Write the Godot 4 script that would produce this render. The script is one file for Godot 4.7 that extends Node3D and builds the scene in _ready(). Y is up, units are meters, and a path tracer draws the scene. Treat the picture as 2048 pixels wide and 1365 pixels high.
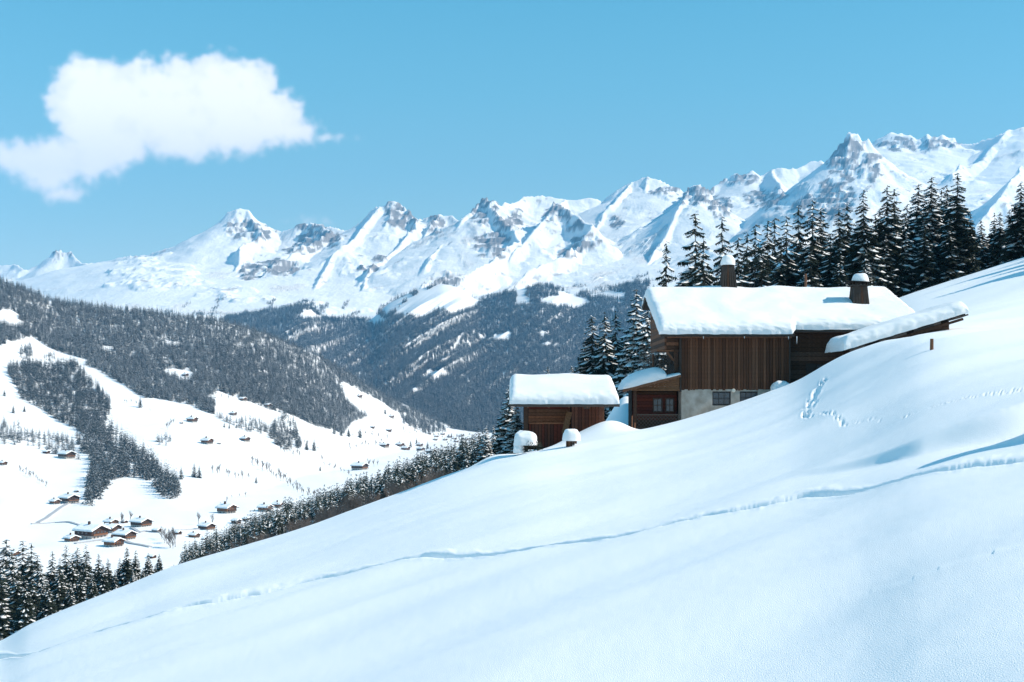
extends Node3D
# A snowed-in chalet and shed on an alpine slope, a wooded valley and a rocky range behind.
# Metres, y up, the eye at the origin looking along -z. at(px, py, d) is the point d metres ahead that lies in that direction.
const F := 2400.0
const HZ := 790.0
var rng := RandomNumberGenerator.new()
var used := {}
var M := {}
var unit_box := BoxMesh.new()
var org := Vector3.ZERO

# ---------------------------------------------------------------- small helpers
func at(px: float, py: float, d: float) -> Vector3:
	return Vector3((px - 1024.0) / F * d, (HZ - py) / F * d, -d)

func tab(t: PackedVector2Array, x: float) -> float:
	var n := t.size()
	if x <= t[0].x: return t[0].y + (t[1].y - t[0].y) / (t[1].x - t[0].x) * (x - t[0].x)
	if x >= t[n - 1].x: return t[n - 1].y + (t[n - 1].y - t[n - 2].y) / (t[n - 1].x - t[n - 2].x) * (x - t[n - 1].x)
	var i := 1
	while t[i].x < x: i += 1
	var a := t[i - 1]
	var b := t[i]
	var pre := t[maxi(i - 2, 0)]
	var post := t[mini(i + 1, n - 1)]
	var m0 := (b.y - pre.y) / maxf(b.x - pre.x, 1e-4)
	var m1 := (post.y - a.y) / maxf(post.x - a.x, 1e-4)
	var w := b.x - a.x
	var s := (x - a.x) / w
	var s2 := s * s
	var s3 := s2 * s
	return (2 * s3 - 3 * s2 + 1) * a.y + (s3 - 2 * s2 + s) * w * m0 + (3 * s2 - 2 * s3) * b.y + (s3 - s2) * w * m1

func tv(flat: Array) -> PackedVector2Array:
	var o := PackedVector2Array()
	for i in range(0, flat.size(), 2): o.append(Vector2(flat[i], flat[i + 1]))
	return o

func noise(s: int, wave: float, oct := 4, ridged := false) -> FastNoiseLite:
	var n := FastNoiseLite.new()
	n.seed = s
	n.noise_type = FastNoiseLite.TYPE_SIMPLEX_SMOOTH
	n.frequency = 1.0 / wave
	n.fractal_type = FastNoiseLite.FRACTAL_RIDGED if ridged else FastNoiseLite.FRACTAL_FBM
	n.fractal_octaves = oct
	return n

func lin(r: float, g: float, b: float) -> Color:
	return Color(r, g, b).linear_to_srgb()

func mat(called: String, c: Color, rough := 0.85, tex: Texture2D = null, scale := Vector3.ONE) -> StandardMaterial3D:
	var m := StandardMaterial3D.new()
	m.resource_name = called
	m.albedo_color = c
	m.roughness = rough
	m.metallic_specular = 0.25
	if tex:
		m.albedo_texture = tex
		m.uv1_triplanar = true
		m.uv1_world_triplanar = true
		m.uv1_scale = scale
	M[called] = m
	return m

func noise_tex(n: FastNoiseLite, size: int, lo: Color, hi: Color) -> NoiseTexture2D:
	var t := NoiseTexture2D.new()
	t.width = size
	t.height = size
	t.seamless = true
	t.noise = n
	var g := Gradient.new()
	g.set_color(0, lo)
	g.set_color(1, hi)
	t.color_ramp = g
	return t

func numbered(called: String) -> String:
	if not used.has(called):
		used[called] = 0
		return called
	used[called] += 1
	return "%s_%03d" % [called, used[called]]

func tag(o: Node3D, label: String, category := "", group := "", kind := "") -> Node3D:
	if label: o.set_meta("label", label)
	if category: o.set_meta("category", category)
	if group: o.set_meta("group", group)
	if kind: o.set_meta("kind", kind)
	return o

func thing(called: String, where: Vector3, label: String, category: String, group := "") -> Node3D:
	var o := Node3D.new()
	o.name = numbered(called)
	add_child(o)
	o.position = where
	org = where
	return tag(o, label, category, group)

func mesh_node(called: String, m: Mesh, material: Material, parent: Node3D = null) -> MeshInstance3D:
	var o := MeshInstance3D.new()
	o.mesh = m
	if material: o.material_override = material
	if parent == null:
		o.name = numbered(called)
		add_child(o)
	else:
		o.name = called
		parent.add_child(o, true)
	return o

# a box part from its corners in the scene's metres; parts share one mesh
func box(called: String, a: Vector3, b: Vector3, material: Material, parent: Node3D) -> MeshInstance3D:
	var o := mesh_node(called, unit_box, material, parent)
	o.position = (a + b) / 2 - org
	o.scale = (b - a).abs()
	return o

# a bar between two points, its width lying across `up`
func bar(called: String, a: Vector3, b: Vector3, w: float, h: float, material: Material, parent: Node3D, up := Vector3.UP) -> MeshInstance3D:
	var o := mesh_node(called, unit_box, material, parent)
	o.transform = bar_at(a - org, b - org, w, h, up)
	return o

func bar_at(a: Vector3, b: Vector3, w: float, h: float, up := Vector3.UP) -> Transform3D:
	var y := (b - a)
	var z := up.cross(y)
	if z.length() < 1e-4: z = Vector3.RIGHT.cross(y)
	z = z.normalized()
	var x := y.normalized().cross(z)
	return Transform3D(Basis(x * h, y, z * w), (a + b) / 2)

func st_new() -> SurfaceTool:
	var st := SurfaceTool.new()
	st.begin(Mesh.PRIMITIVE_TRIANGLES)
	return st

func st_box(st: SurfaceTool, a: Vector3, b: Vector3) -> void:
	st.append_from(unit_box, 0, Transform3D(Basis.from_scale((b - a).abs()), (a + b) / 2 - org))

func st_bar(st: SurfaceTool, a: Vector3, b: Vector3, w: float, h: float, up := Vector3.UP) -> void:
	st.append_from(unit_box, 0, bar_at(a - org, b - org, w, h, up))

# a grid of (nx + 1) x (nz + 1) points; over: rows run towards -z
func grid_mesh(nx: int, nz: int, v: PackedVector3Array, c := PackedColorArray(), over := false) -> ArrayMesh:
	var idx := PackedInt32Array()
	idx.resize(nx * nz * 6)
	var k := 0
	var w := nx + 1
	for j in nz:
		for i in nx:
			var a := j * w + i
			idx[k] = a
			idx[k + 3] = a
			if over:
				idx[k + 1] = a + w + 1
				idx[k + 2] = a + 1
				idx[k + 4] = a + w
				idx[k + 5] = a + w + 1
			else:
				idx[k + 1] = a + 1
				idx[k + 2] = a + w + 1
				idx[k + 4] = a + w + 1
				idx[k + 5] = a + w
			k += 6
	var arr := []
	arr.resize(Mesh.ARRAY_MAX)
	arr[Mesh.ARRAY_VERTEX] = v
	arr[Mesh.ARRAY_INDEX] = idx
	if c.size(): arr[Mesh.ARRAY_COLOR] = c
	var st := SurfaceTool.new()
	st.create_from_arrays(arr)
	st.generate_normals()
	return st.commit()

# ---------------------------------------------------------------- the near slope
const EYE := 3.0
var T_S := tv([-1300, 1700, -400, 1412, -100, 1318, 0, 1287, 60, 1254, 160, 1213, 260, 1177, 350, 1142, 500, 1094, 650, 1045, 800, 990, 900, 953, 1000, 921, 1060, 905, 1160, 886, 1240, 868, 1300, 857, 1363, 843, 1450, 817, 1560, 778, 1600, 760, 1650, 731, 1700, 707, 1750, 691, 1800, 679, 1850, 669, 1900, 663, 2048, 656, 2300, 640, 3300, 560])
var T_D := tv([-1300, 60, -300, 58, 0, 55, 500, 60, 1000, 66, 1300, 73, 1560, 75, 1700, 71, 1850, 60, 2048, 55, 3300, 50])
var T_S2 := tv([1500, 790, 1560, 762, 1640, 660, 1720, 628, 1810, 592, 1900, 562, 2048, 517, 2300, 440, 3300, 200])
var T_TRENCH := tv([-400, 1420, -100, 1338, 0, 1312, 100, 1286, 300, 1240, 450, 1205, 600, 1163, 720, 1137, 840, 1112, 1000, 1090, 1150, 1078, 1300, 1060, 1420, 1035, 1500, 1016, 1600, 991, 1750, 960, 1900, 921, 2048, 890, 2400, 800])
var T_LEE := tv([1380, 1010, 1500, 978, 1600, 953, 1700, 926, 1800, 893, 1900, 857, 2048, 812, 2400, 700])
const D2 := 140.0
var n_wind: FastNoiseLite
var n_soft: FastNoiseLite
var n_fine: FastNoiseLite
var n_lip: FastNoiseLite
var n_rip: FastNoiseLite

func column(px: float) -> PackedFloat32Array:
	var s := tab(T_S, px)
	var dc := tab(T_D, px)
	var d0 := dc * 0.85
	var r := ((dc - d0) * dc - (dc - d0) * (dc - d0) / 2.0) / EYE
	var q := (dc - d0) * (dc - d0) / (2.0 * r)
	var v := s - F * (EYE + q) / dc
	var e := 0.002
	return PackedFloat32Array([v, s, dc, d0, r, q, (dc - d0) / r + e, tab(T_S2, px), smoothstep(1560.0, 1720.0, px), 1287.0 - 0.308 * px - s])

func row_at(c: PackedFloat32Array, d: float) -> float:
	var drop := 0.0
	if d > c[2]: drop = c[5] + c[6] * (d - c[2])
	elif d > c[3]: drop = (d - c[3]) * (d - c[3]) / (2.0 * c[4])
	var r := c[0] + F * (EYE + drop) / d
	if d < c[2]: r += c[9] * (1.0 - smoothstep(14.0, c[2], d))
	if c[8] > 0.0 and d > c[2]:
		var t := (d - c[2]) / (D2 - c[2])
		var r2 := 0.0
		if t < 1.0: r2 = lerpf(c[1], c[7], smoothstep(0.0, 1.0, t)) + 24.0 * sin(PI * t) * (1.0 - t)
		else: r2 = c[7] + F * 0.05 * (d - D2) / d
		r = lerpf(r, r2, c[8])
	return r

func bump(px: float, d: float, p0: float, dd0: float, wp: float, wd: float) -> float:
	var a := (px - p0) / wp
	var b := (d - dd0) / wd
	return exp(-a * a - b * b)

func ground(px: float, d: float, c := PackedFloat32Array()) -> float:
	if c.is_empty(): c = column(px)
	var y := (HZ - row_at(c, d)) / F * d
	if d > 60.0 and d < 135.0 and px > 900.0 and px < 1500.0:
		y += 1.05 * exp(-pow((px - 1180.0) / 78.0, 4.0) - pow((d - 72.0) / 3.8, 2.0)) * (0.5 + 0.5 * smoothstep(1110.0, 1215.0, px)) + 3.0 * bump(px, d, 1252, 96, 45, 9) + 0.35 * bump(px, d, 985, 68, 40, 3)
	if px > 1900.0 and d < 40.0: y += 1.7 * bump(px, d, 2195, 22.4, 78, 1.7)
	return y

# where the line of sight through (px, py) first meets the near slope
func on_slope(px: float, py: float) -> Vector3:
	var c := column(px)
	var d := 5.0
	while d < 300.0 and row_at(c, d) > py: d += 0.05
	return Vector3((px - 1024.0) / F * d, ground(px, d, c), -d)

func build_slope() -> void:
	var cols := PackedFloat32Array()
	var p := -1200.0
	while p < 3200.0:
		cols.append(p)
		p += 2.4 if p > -60.0 and p < 2100.0 else 24.0
	# rows: a few close by, then two bands that meet at the track, then the far side; the bands are even in bearing
	var ds := PackedFloat32Array([1.2, 2.0, 3.0, 4.0, 4.8])
	var band := [185, 140]
	for k in band[0] + band[1]: ds.append(0.0)
	var d := 56.0
	while d < 100.0:
		ds.append(d)
		d += 0.45
	while d < 175.0:
		ds.append(d)
		d += 1.4
	while d < 830.0:
		ds.append(d)
		d *= 1.03
	# prints left by walkers and animals: (px, py, radius in px, depth in m)
	var prints := {}
	rng.seed = 5
	var trails := [[1650, 752, 1640, 775, 14, 3.6], [1640, 772, 1608, 812, 20, 5.0], [1632, 800, 1606, 828, 12, 5.0], [1606, 826, 1640, 828, 10, 4.0], [1640, 827, 1694, 838, 16, 4.2], [1715, 832, 1760, 822, 8, 2.6], [1800, 815, 1920, 798, 26, 2.6], [1925, 797, 2060, 776, 26, 2.6]]
	for t in trails:
		for i in t[4]:
			var s: float = (i + 0.5) / float(t[4])
			var q := Vector2(lerpf(t[0], t[2], s) + rng.randf_range(-4, 4), lerpf(t[1], t[3], s) + rng.randf_range(-2.6, 2.6))
			var key := Vector2i(int(q.x / 24.0), int(q.y / 24.0))
			if not prints.has(key): prints[key] = []
			prints[key].append([q, t[5] * rng.randf_range(0.55, 0.95)])
	var nx := cols.size() - 1
	var v := PackedVector3Array()
	v.resize(cols.size() * ds.size())
	for i in cols.size():
		var px := cols[i]
		var c := column(px)
		var trench := tab(T_TRENCH, px) + 4.0 * n_lip.get_noise_1d(px * 0.5)
		var lee := tab(T_LEE, px)
		var lee_a := 0.6 * pow(smoothstep(1420.0, 2120.0, px), 1.6)
		var dt := 5.5
		while dt < 53.5 and row_at(c, dt) > trench: dt += 0.02
		dt = clampf(dt, 6.5, 53.5)
		var wide := (0.11 + 0.003 * dt) * (1.0 + 0.3 * n_lip.get_noise_1d(px * 1.2 + 4000))
		for j in ds.size():
			var dd := ds[j]
			if j >= 5 and j < 5 + band[0]: dd = 1.0 / lerpf(1.0 / 5.2, 1.0 / dt, 1.0 - pow(1.0 - (j - 5.0) / band[0], 1.7))
			elif j >= 5 + band[0] and j < 5 + band[0] + band[1]: dd = 1.0 / lerpf(1.0 / dt, 1.0 / 55.8, pow((j - 5.0 - band[0]) / band[1], 1.45))
			var x := (px - 1024.0) / F * dd
			var row := row_at(c, dd)
			var y := ground(px, dd, c)
			if dd < 170.0:
				var fade := 1.0 - smoothstep(120.0, 170.0, dd)
				var along := x * 0.9 + dd * 0.25
				var across := dd * 0.9 - x * 0.25
				y += fade * (0.34 * n_soft.get_noise_2d(along * 0.35, across) + 0.15 * n_wind.get_noise_2d(along * 0.3, across))
				if dd < 60.0: y += 0.016 * n_rip.get_noise_2d(along * 0.5, across) + 0.004 * n_fine.get_noise_2d(x, dd)
			if dd < 62.0:
				var g := (dt - dd) / wide
				if absf(g) < 5.0:
					var dep := 0.015 + 0.0037 * dd
					y -= dep * (1.5 + 0.25 * n_lip.get_noise_1d(px * 1.1)) * exp(-pow(absf(g), 2.6))
					y += dep * 0.13 * exp(-(g + 2.6) * (g + 2.6) * 0.5) * (1.0 + 1.3 * n_lip.get_noise_2d(px * 2.4, dd * 30.0)) + dep * 0.12 * exp(-(g - 1.9) * (g - 1.9)) * (1.0 + 1.6 * n_lip.get_noise_2d(px * 2.8, 77 + dd * 40.0))
				if lee_a > 0.0:
					var l := row - lee
					if l > -14.0 and l < 240.0: y -= lee_a * smoothstep(-6.0, 2.0, l) * exp(-maxf(l - 6.0, 0.0) / 70.0)
				if px > 1590.0 and px < 2075.0 and row < 850.0 and dd < 60.0:
					for ky in range(-1, 2):
						for kx in range(-1, 2):
							var key := Vector2i(int(px / 24.0) + kx, int(row / 24.0) + ky)
							if prints.has(key):
								for q in prints[key]:
									var e: Vector2 = (Vector2(px, row) - q[0]) / Vector2(q[1], q[1] * 0.7)
									var l2: float = e.length_squared()
									if l2 < 6.0: y -= 0.0011 * dd * exp(-l2) - 0.0003 * dd * exp(-(sqrt(l2) - 1.5) * (sqrt(l2) - 1.5) * 5.0)
			v[j * (nx + 1) + i] = Vector3(x, y, -dd)
	var o := mesh_node("snowy_slope", grid_mesh(nx, ds.size() - 1, v, PackedColorArray(), true), M.snow_near)
	tag(o, "near snow slope falling to the left with one long track", "", "", "structure")

# ---------------------------------------------------------------- the valley and its far side
var T_RIDGE := tv([-600, 500, -200, 545, 0, 566, 60, 588, 110, 605, 180, 615, 250, 622, 350, 633, 450, 645, 540, 672, 640, 716, 700, 750, 760, 786, 830, 820, 880, 845, 950, 857, 1300, 858, 1700, 858])
var T_RD := tv([-600, 2100, 0, 2250, 450, 2450, 620, 2650, 800, 3000, 880, 3250, 950, 3400, 1300, 3500, 1700, 3500])
var T_FOOT := tv([-600, 1150, 0, 1085, 300, 1040, 600, 955, 750, 915, 850, 890, 950, 874, 1300, 874, 1700, 874])
const FLOOR := 240000.0
var n_hill: FastNoiseLite

func hill_d(px: float, py: float) -> float:
	var foot := tab(T_FOOT, px)
	if py >= foot: return FLOOR / (py - HZ)
	var ridge := tab(T_RIDGE, px)
	var df := FLOOR / (foot - HZ)
	var t := clampf((foot - py) / maxf(foot - ridge, 1.0), 0.0, 1.0)
	return lerpf(df, maxf(tab(T_RD, px), df + 60.0), t)

func on_hill(px: float, py: float) -> Vector3:
	var q := at(px, py, hill_d(px, py))
	q.y += 3.5 * n_hill.get_noise_2d(q.x, q.z)
	return q

func build_valley() -> void:
	var nx := 330
	var rows := 150
	var v := PackedVector3Array()
	for j in rows + 7:
		for i in nx + 1:
			var px := -600.0 + 2300.0 * i / nx
			var ridge := tab(T_RIDGE, px)
			if j <= rows:
				var s := float(j) / rows
				var py := lerpf(1260.0, ridge, 1.0 - (1.0 - s) * (1.0 - 0.35 * s))
				v.append(on_hill(px, py))
			else:
				v.append(on_hill(px, ridge) + Vector3(0, -pow(j - rows, 1.4) * 12.0, -(j - rows) * 60.0))
	var o := mesh_node("valley_hillside", grid_mesh(nx, rows + 6, v, PackedColorArray(), true), M.snow_far)
	tag(o, "white meadows rising from the valley floor to the wooded ridge", "", "", "structure")
	var st := st_new()
	org = Vector3.ZERO
	for tr in [[[75, 1041, 92, 1032, 108, 1022, 121, 1014, 134, 1009], 3.4], [[62, 1046, 110, 1043, 135, 1045, 160, 1052, 190, 1058, 215, 1062], 2.2], [[345, 1066, 375, 1060, 400, 1057], 2.2], [[262, 1062, 278, 1070, 290, 1068, 320, 1070], 2.4], [[150, 1092, 190, 1086, 230, 1082, 262, 1092, 300, 1097]  , 2.6]]:
		var pts := tv(tr[0])
		for i in pts.size() - 1:
			for k in 6:
				var a := on_hill(lerpf(pts[i].x, pts[i + 1].x, k / 6.0), lerpf(pts[i].y, pts[i + 1].y, k / 6.0)) + Vector3(0, 0.35, 0)
				var b := on_hill(lerpf(pts[i].x, pts[i + 1].x, (k + 1) / 6.0), lerpf(pts[i].y, pts[i + 1].y, (k + 1) / 6.0)) + Vector3(0, 0.35, 0)
				var dir := b - a
				st_bar(st, a - dir * 0.05, b + dir * 0.05, tr[1], 0.9)
	tag(mesh_node("road", st.commit(), M.road), "cleared grey lanes between the valley farmhouses", "", "", "structure")

# ---------------------------------------------------------------- the wooded foothill below the range
var T_TOP := tv([100, 690, 300, 662, 440, 645, 480, 634, 560, 622, 610, 611, 650, 640, 700, 650, 740, 640, 780, 606, 830, 582, 870, 571, 890, 569, 920, 578, 955, 600, 1000, 590, 1050, 577, 1090, 572, 1150, 590, 1200, 586, 1260, 572, 1320, 560, 1500, 548, 2000, 520])
var n_gully: FastNoiseLite
const FOOT_ROW := 868.0

func foothill(px: float, py: float) -> Vector3:
	var top := tab(T_TOP, px)
	var t := clampf((FOOT_ROW - py) / (FOOT_ROW - top), 0.0, 1.0)
	var d := lerpf(3150.0, 5150.0, pow(t, 0.9))
	var q := at(px, py, d)
	var lean := 1.0 - smoothstep(900.0, 1050.0, px)
	var ravine := lean * smoothstep(520.0, 600.0, px) * smoothstep(0.34, 0.5, t) * (1.0 - smoothstep(0.82, 0.97, t))
	var g := n_gully.get_noise_2d(q.x - q.y * 1.25, q.y * 0.22)
	var m := sin(PI * t)
	return q + Vector3(0, 0, g * (45.0 * m + 70.0 * ravine)) + Vector3(0, g * 20.0 * m, 0)

func build_foothill() -> void:
	var nx := 420
	var rows := 210
	var v := PackedVector3Array()
	for j in rows + 8:
		for i in nx + 1:
			var px := 100.0 + 1900.0 * i / nx
			var top := tab(T_TOP, px)
			if j <= rows: v.append(foothill(px, lerpf(FOOT_ROW, top, float(j) / rows)))
			else: v.append(at(px, top, 5150) + Vector3(0, -pow(j - rows, 1.3) * 14.0, -(j - rows) * 90.0))
	tag(mesh_node("foothill", grid_mesh(nx, rows + 7, v, PackedColorArray(), true), M.snow_far), "steep wooded foothill with ravines below the range", "", "", "structure")

# ---------------------------------------------------------------- the range
var T_BASE := tv([4900, 700, 5200, 668, 5800, 628, 6500, 582, 7200, 540, 8000, 512, 9900, 530])
var T_LIFT := tv([-300, 62, 0, 54, 130, 28, 260, 8, 500, 4, 900, 0, 1300, -55, 1600, -110, 1900, -150, 2300, -170])
var mx: PackedFloat32Array
var md: PackedFloat32Array
var mh: PackedFloat32Array
var warp_x: PackedFloat32Array
var warp_z: PackedFloat32Array

func ridge_line(flat: Array, slope: float) -> void:
	# flat: px, py, d triples along a crest
	for k in range(0, flat.size() - 3, 3):
		var a := at(flat[k], flat[k + 1], flat[k + 2])
		var b := at(flat[k + 3], flat[k + 4], flat[k + 5])
		var reach := 950.0
		var ab := Vector2(b.x - a.x, b.z - a.z)
		var l2 := maxf(ab.length_squared(), 1.0)
		var dlo := minf(-a.z, -b.z) - reach
		var dhi := maxf(-a.z, -b.z) + reach
		var xlo := minf(a.x, b.x) - reach
		var xhi := maxf(a.x, b.x) + reach
		var w := mx.size()
		for j in md.size():
			var d := md[j]
			if d < dlo or d > dhi: continue
			var i0 := clampi(int((xlo / d * F + 1024.0 - mx[0]) / (mx[1] - mx[0])), 0, w - 1)
			var i1 := clampi(int((xhi / d * F + 1024.0 - mx[0]) / (mx[1] - mx[0])) + 1, 0, w - 1)
			for i in range(i0, i1 + 1):
				var x := (mx[i] - 1024.0) / F * d
				var n := j * w + i
				var ox := x - a.x + warp_x[n]
				var oz := -d - a.z + warp_z[n]
				var t := clampf((ox * ab.x + oz * ab.y) / l2, 0.0, 1.0)
				var ex := ox - ab.x * t
				var ez := oz - ab.y * t
				var dist := sqrt(ex * ex + ez * ez)
				# steep rock near the crest, easing to snow aprons below it
				var h := lerpf(a.y, b.y, t) - slope * (dist * 0.78 + 75.0 * (1.0 - exp(-dist / 55.0)))
				if h > mh[n]: mh[n] = h

func build_range() -> void:
	mx = PackedFloat32Array()
	for i in 985: mx.append(-260.0 + i * 2.6)
	md = PackedFloat32Array()
	for j in 430: md.append(4900.0 * pow(9900.0 / 4900.0, j / 429.0))
	var w := mx.size()
	mh = PackedFloat32Array()
	mh.resize(w * md.size())
	warp_x.resize(mh.size())
	warp_z.resize(mh.size())
	var bend := noise(36, 420.0, 3)
	for j in md.size():
		for i in w:
			var x := (mx[i] - 1024.0) / F * md[j]
			warp_x[j * w + i] = 26.0 * bend.get_noise_2d(x, md[j])
			warp_z[j * w + i] = 44.0 * bend.get_noise_2d(x + 9000.0, md[j])
	for j in md.size():
		var b := tab(T_BASE, md[j])
		var f := smoothstep(5000.0, 6500.0, md[j])
		for i in w: mh[j * w + i] = (HZ - b - tab_lift[i] * f) / F * md[j]
	# the skyline, then the spurs that come down from it
	ridge_line([-400, 540, 9500, -100, 538, 9500, 0, 533, 9500, 25, 529, 9500, 50, 545, 9300], 0.6)
	ridge_line([-200, 600, 8200, 20, 560, 8600, 60, 540, 8700, 90, 523, 8700, 115, 508, 8700, 140, 510, 8700, 162, 526, 8600, 182, 528, 8500, 240, 511, 8500, 300, 505, 8450, 345, 492, 8400, 365, 498, 8400, 395, 491, 8350, 425, 475, 8300, 447, 456, 8300, 452, 440, 8300, 460, 425, 8250, 478, 417, 8250, 496, 420, 8250, 513, 438, 8250, 532, 452, 8250, 562, 463, 8200, 582, 455, 8150, 600, 447, 8150, 622, 440, 8150, 655, 450, 8100, 695, 458, 8000, 730, 435, 7950, 758, 413, 7900, 785, 403, 7900, 806, 415, 7900, 828, 442, 7850, 850, 443, 7800, 876, 432, 7800, 902, 430, 7800, 926, 441, 7700, 945, 421, 7600, 956, 405, 7550, 968, 400, 7550], 0.72)
	ridge_line([968, 400, 7550, 978, 407, 7600, 985, 402, 7650, 1000, 412, 7750, 1012, 403, 7850, 1022, 413, 8000, 1050, 392, 8250, 1080, 387, 8300, 1130, 395, 8300, 1180, 399, 8300, 1204, 403, 8300, 1235, 378, 8300, 1265, 360, 8300, 1295, 350, 8300, 1320, 362, 8300, 1350, 380, 8250, 1372, 394, 8250, 1420, 384, 8400, 1450, 362, 8500, 1475, 353, 8500, 1488, 356, 8500, 1503, 344, 8500, 1520, 352, 8500, 1543, 337, 8500, 1562, 335, 8500, 1590, 341, 8550, 1615, 328, 8600, 1640, 324, 8600, 1668, 342, 8600], 0.68)
	ridge_line([1720, 300, 8700, 1755, 276, 8700, 1775, 268, 8700, 1800, 270, 8700, 1820, 275, 8700, 1836, 286, 8700, 1850, 268, 8700, 1864, 281, 8700, 1880, 272, 8700, 1902, 280, 8700, 1922, 292, 8700, 1960, 288, 8600, 1985, 281, 8500, 2020, 265, 8400, 2048, 255, 8400, 2200, 235, 8400, 2400, 270, 8400], 0.62)
	ridge_line([1372, 392, 8000, 1378, 380, 7350, 1387, 374, 7300, 1400, 371, 7250, 1414, 378, 7250, 1428, 398, 7200, 1450, 440, 7000, 1440, 520, 6500], 0.85)
	ridge_line([1500, 520, 6200, 1560, 445, 6600, 1600, 385, 6800, 1640, 345, 6900, 1655, 330, 6950, 1666, 316, 7000, 1682, 290, 7000, 1696, 274, 7000, 1712, 274, 7000, 1722, 290, 7000, 1735, 281, 7000, 1745, 300, 7000, 1775, 350, 6900, 1790, 400, 6700, 1760, 470, 6300], 0.95)
	ridge_line([495, 420, 8250, 522, 468, 7900, 478, 500, 7600, 470, 545, 7200, 500, 585, 6800], 0.7)
	ridge_line([622, 440, 8150, 666, 462, 7750, 600, 500, 7350, 530, 545, 7000, 485, 592, 6650, 470, 620, 6300], 0.7)
	ridge_line([758, 413, 7900, 715, 470, 7450, 665, 520, 7100, 632, 570, 6700, 600, 640, 6200], 0.62)
	ridge_line([806, 415, 7900, 832, 455, 7550, 790, 500, 7200, 740, 540, 6900, 720, 590, 6500], 0.7)
	ridge_line([876, 432, 7800, 850, 470, 7500, 880, 492, 7300], 0.9)
	ridge_line([968, 400, 7550, 1018, 452, 7150, 1040, 485, 6900, 985, 520, 6600, 930, 545, 6350, 845, 566, 6100], 0.85)
	ridge_line([956, 405, 7550, 900, 470, 7200, 850, 530, 6700], 0.6)
	ridge_line([1130, 395, 8300, 1105, 430, 7700, 1112, 417, 7350, 1135, 425, 7300, 1182, 452, 7000, 1150, 500, 6750, 1080, 530, 6500, 1010, 580, 6200], 0.8)
	ridge_line([1112, 417, 7350, 1060, 470, 7000, 1020, 520, 6700], 0.7)
	ridge_line([1265, 360, 8300, 1215, 420, 7850, 1190, 470, 7500], 0.75)
	ridge_line([1295, 350, 8300, 1290, 420, 7900, 1260, 500, 7300], 0.55)
	ridge_line([1387, 374, 7300, 1340, 450, 6950, 1295, 530, 6500, 1200, 590, 6000], 0.75)
	ridge_line([1696, 274, 7000, 1690, 350, 6750, 1640, 440, 6400, 1600, 500, 6000], 0.85)
	ridge_line([1543, 337, 8500, 1560, 380, 8000, 1520, 440, 7500], 0.6)
	ridge_line([2300, 300, 6800, 2048, 330, 6500, 2000, 400, 6200, 1950, 450, 6000], 0.9)
	ridge_line([1850, 268, 8700, 1870, 330, 8200, 1840, 380, 7700], 0.5)
	ridge_line([2020, 265, 8400, 1960, 320, 8000, 1900, 350, 7600], 0.6)
	var rough := noise(31, 420.0, 5, true)
	var lumps := noise(32, 900.0, 3)
	var crag := noise(33, 90.0, 3, true)
	var tone := noise(34, 60.0, 3)
	var vein := noise(35, 75.0, 5)
	var v := PackedVector3Array()
	v.resize(mh.size())
	var col := PackedColorArray()
	col.resize(mh.size())
	# bare cliffs: px, py, half width, half height
	var cliffs := []
	for q in [[500, 466, 42, 14], [490, 455, 30, 16], [640, 480, 45, 18], [600, 500, 30, 10], [555, 540, 50, 14], [495, 545, 16, 14], [800, 440, 30, 22], [785, 415, 16, 10], [820, 452, 14, 10], [760, 520, 14, 6], [735, 545, 18, 8], [870, 450, 18, 16], [968, 425, 26, 26], [985, 490, 36, 26], [1010, 450, 18, 14], [1035, 440, 10, 20], [1112, 430, 26, 18], [1150, 455, 20, 10], [1170, 490, 30, 14], [1135, 510, 20, 9], [1235, 445, 14, 12], [1330, 385, 30, 8], [1395, 395, 34, 22], [1440, 420, 20, 20], [1475, 362, 40, 9], [1530, 400, 40, 18], [1690, 310, 34, 44], [1740, 340, 26, 26], [1670, 400, 36, 40], [1620, 420, 30, 30], [1800, 290, 40, 10], [1870, 290, 20, 12], [1900, 292, 22, 8], [900, 560, 40, 6], [465, 458, 14, 14], [120, 512, 22, 7], [620, 452, 30, 6]]:
		cliffs.append(Rect2(q[0] - q[2] * 1.35, q[1] - q[3] * 1.35, q[2] * 2.7, q[3] * 2.7))
	for j in md.size():
		var d := md[j]
		var j0 := maxi(j - 1, 0)
		var j1 := mini(j + 1, md.size() - 1)
		for i in w:
			var n := j * w + i
			var x := (mx[i] - 1024.0) / F * d
			var h := mh[n]
			var gx := (mh[j * w + mini(i + 1, w - 1)] - mh[j * w + maxi(i - 1, 0)]) / (5.2 / F * d)
			var gz := (mh[j1 * w + i] - mh[j0 * w + i]) / (md[j1] - md[j0])
			var steep := sqrt(gx * gx + gz * gz)
			var py := HZ - h / d * F
			var cliff := 0.0
			var pt := Vector2(mx[i], py)
			for q in cliffs:
				if q.has_point(pt):
					var e: Vector2 = (pt - q.get_center()) / (q.size * 0.5)
					cliff = maxf(cliff, 1.0 - e.length())
			var cl := smoothstep(0.0, 0.45, cliff)
			var r := rough.get_noise_2d(x, d)
			var cg := crag.get_noise_3d(x, h * 0.8, d * 0.6)
			var far := smoothstep(5000.0, 5600.0, d)
			h += far * (r * (4.0 + 18.0 * smoothstep(0.45, 1.0, steep)) + 26.0 * lumps.get_noise_2d(x, d)) + cg * (1.5 + 5.0 * smoothstep(0.7, 1.1, steep) + 15.0 * cl)
			# ledges
			h += cl * 9.0 * sin(h * 0.16 + 3.0 * tone.get_noise_2d(x * 0.3, d * 0.3))
			v[n] = Vector3(x, h, -d)
			var streak := vein.get_noise_3d(x * 0.7 + h * 0.5, h * 1.3 - x * 0.35, d * 0.6)
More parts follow.
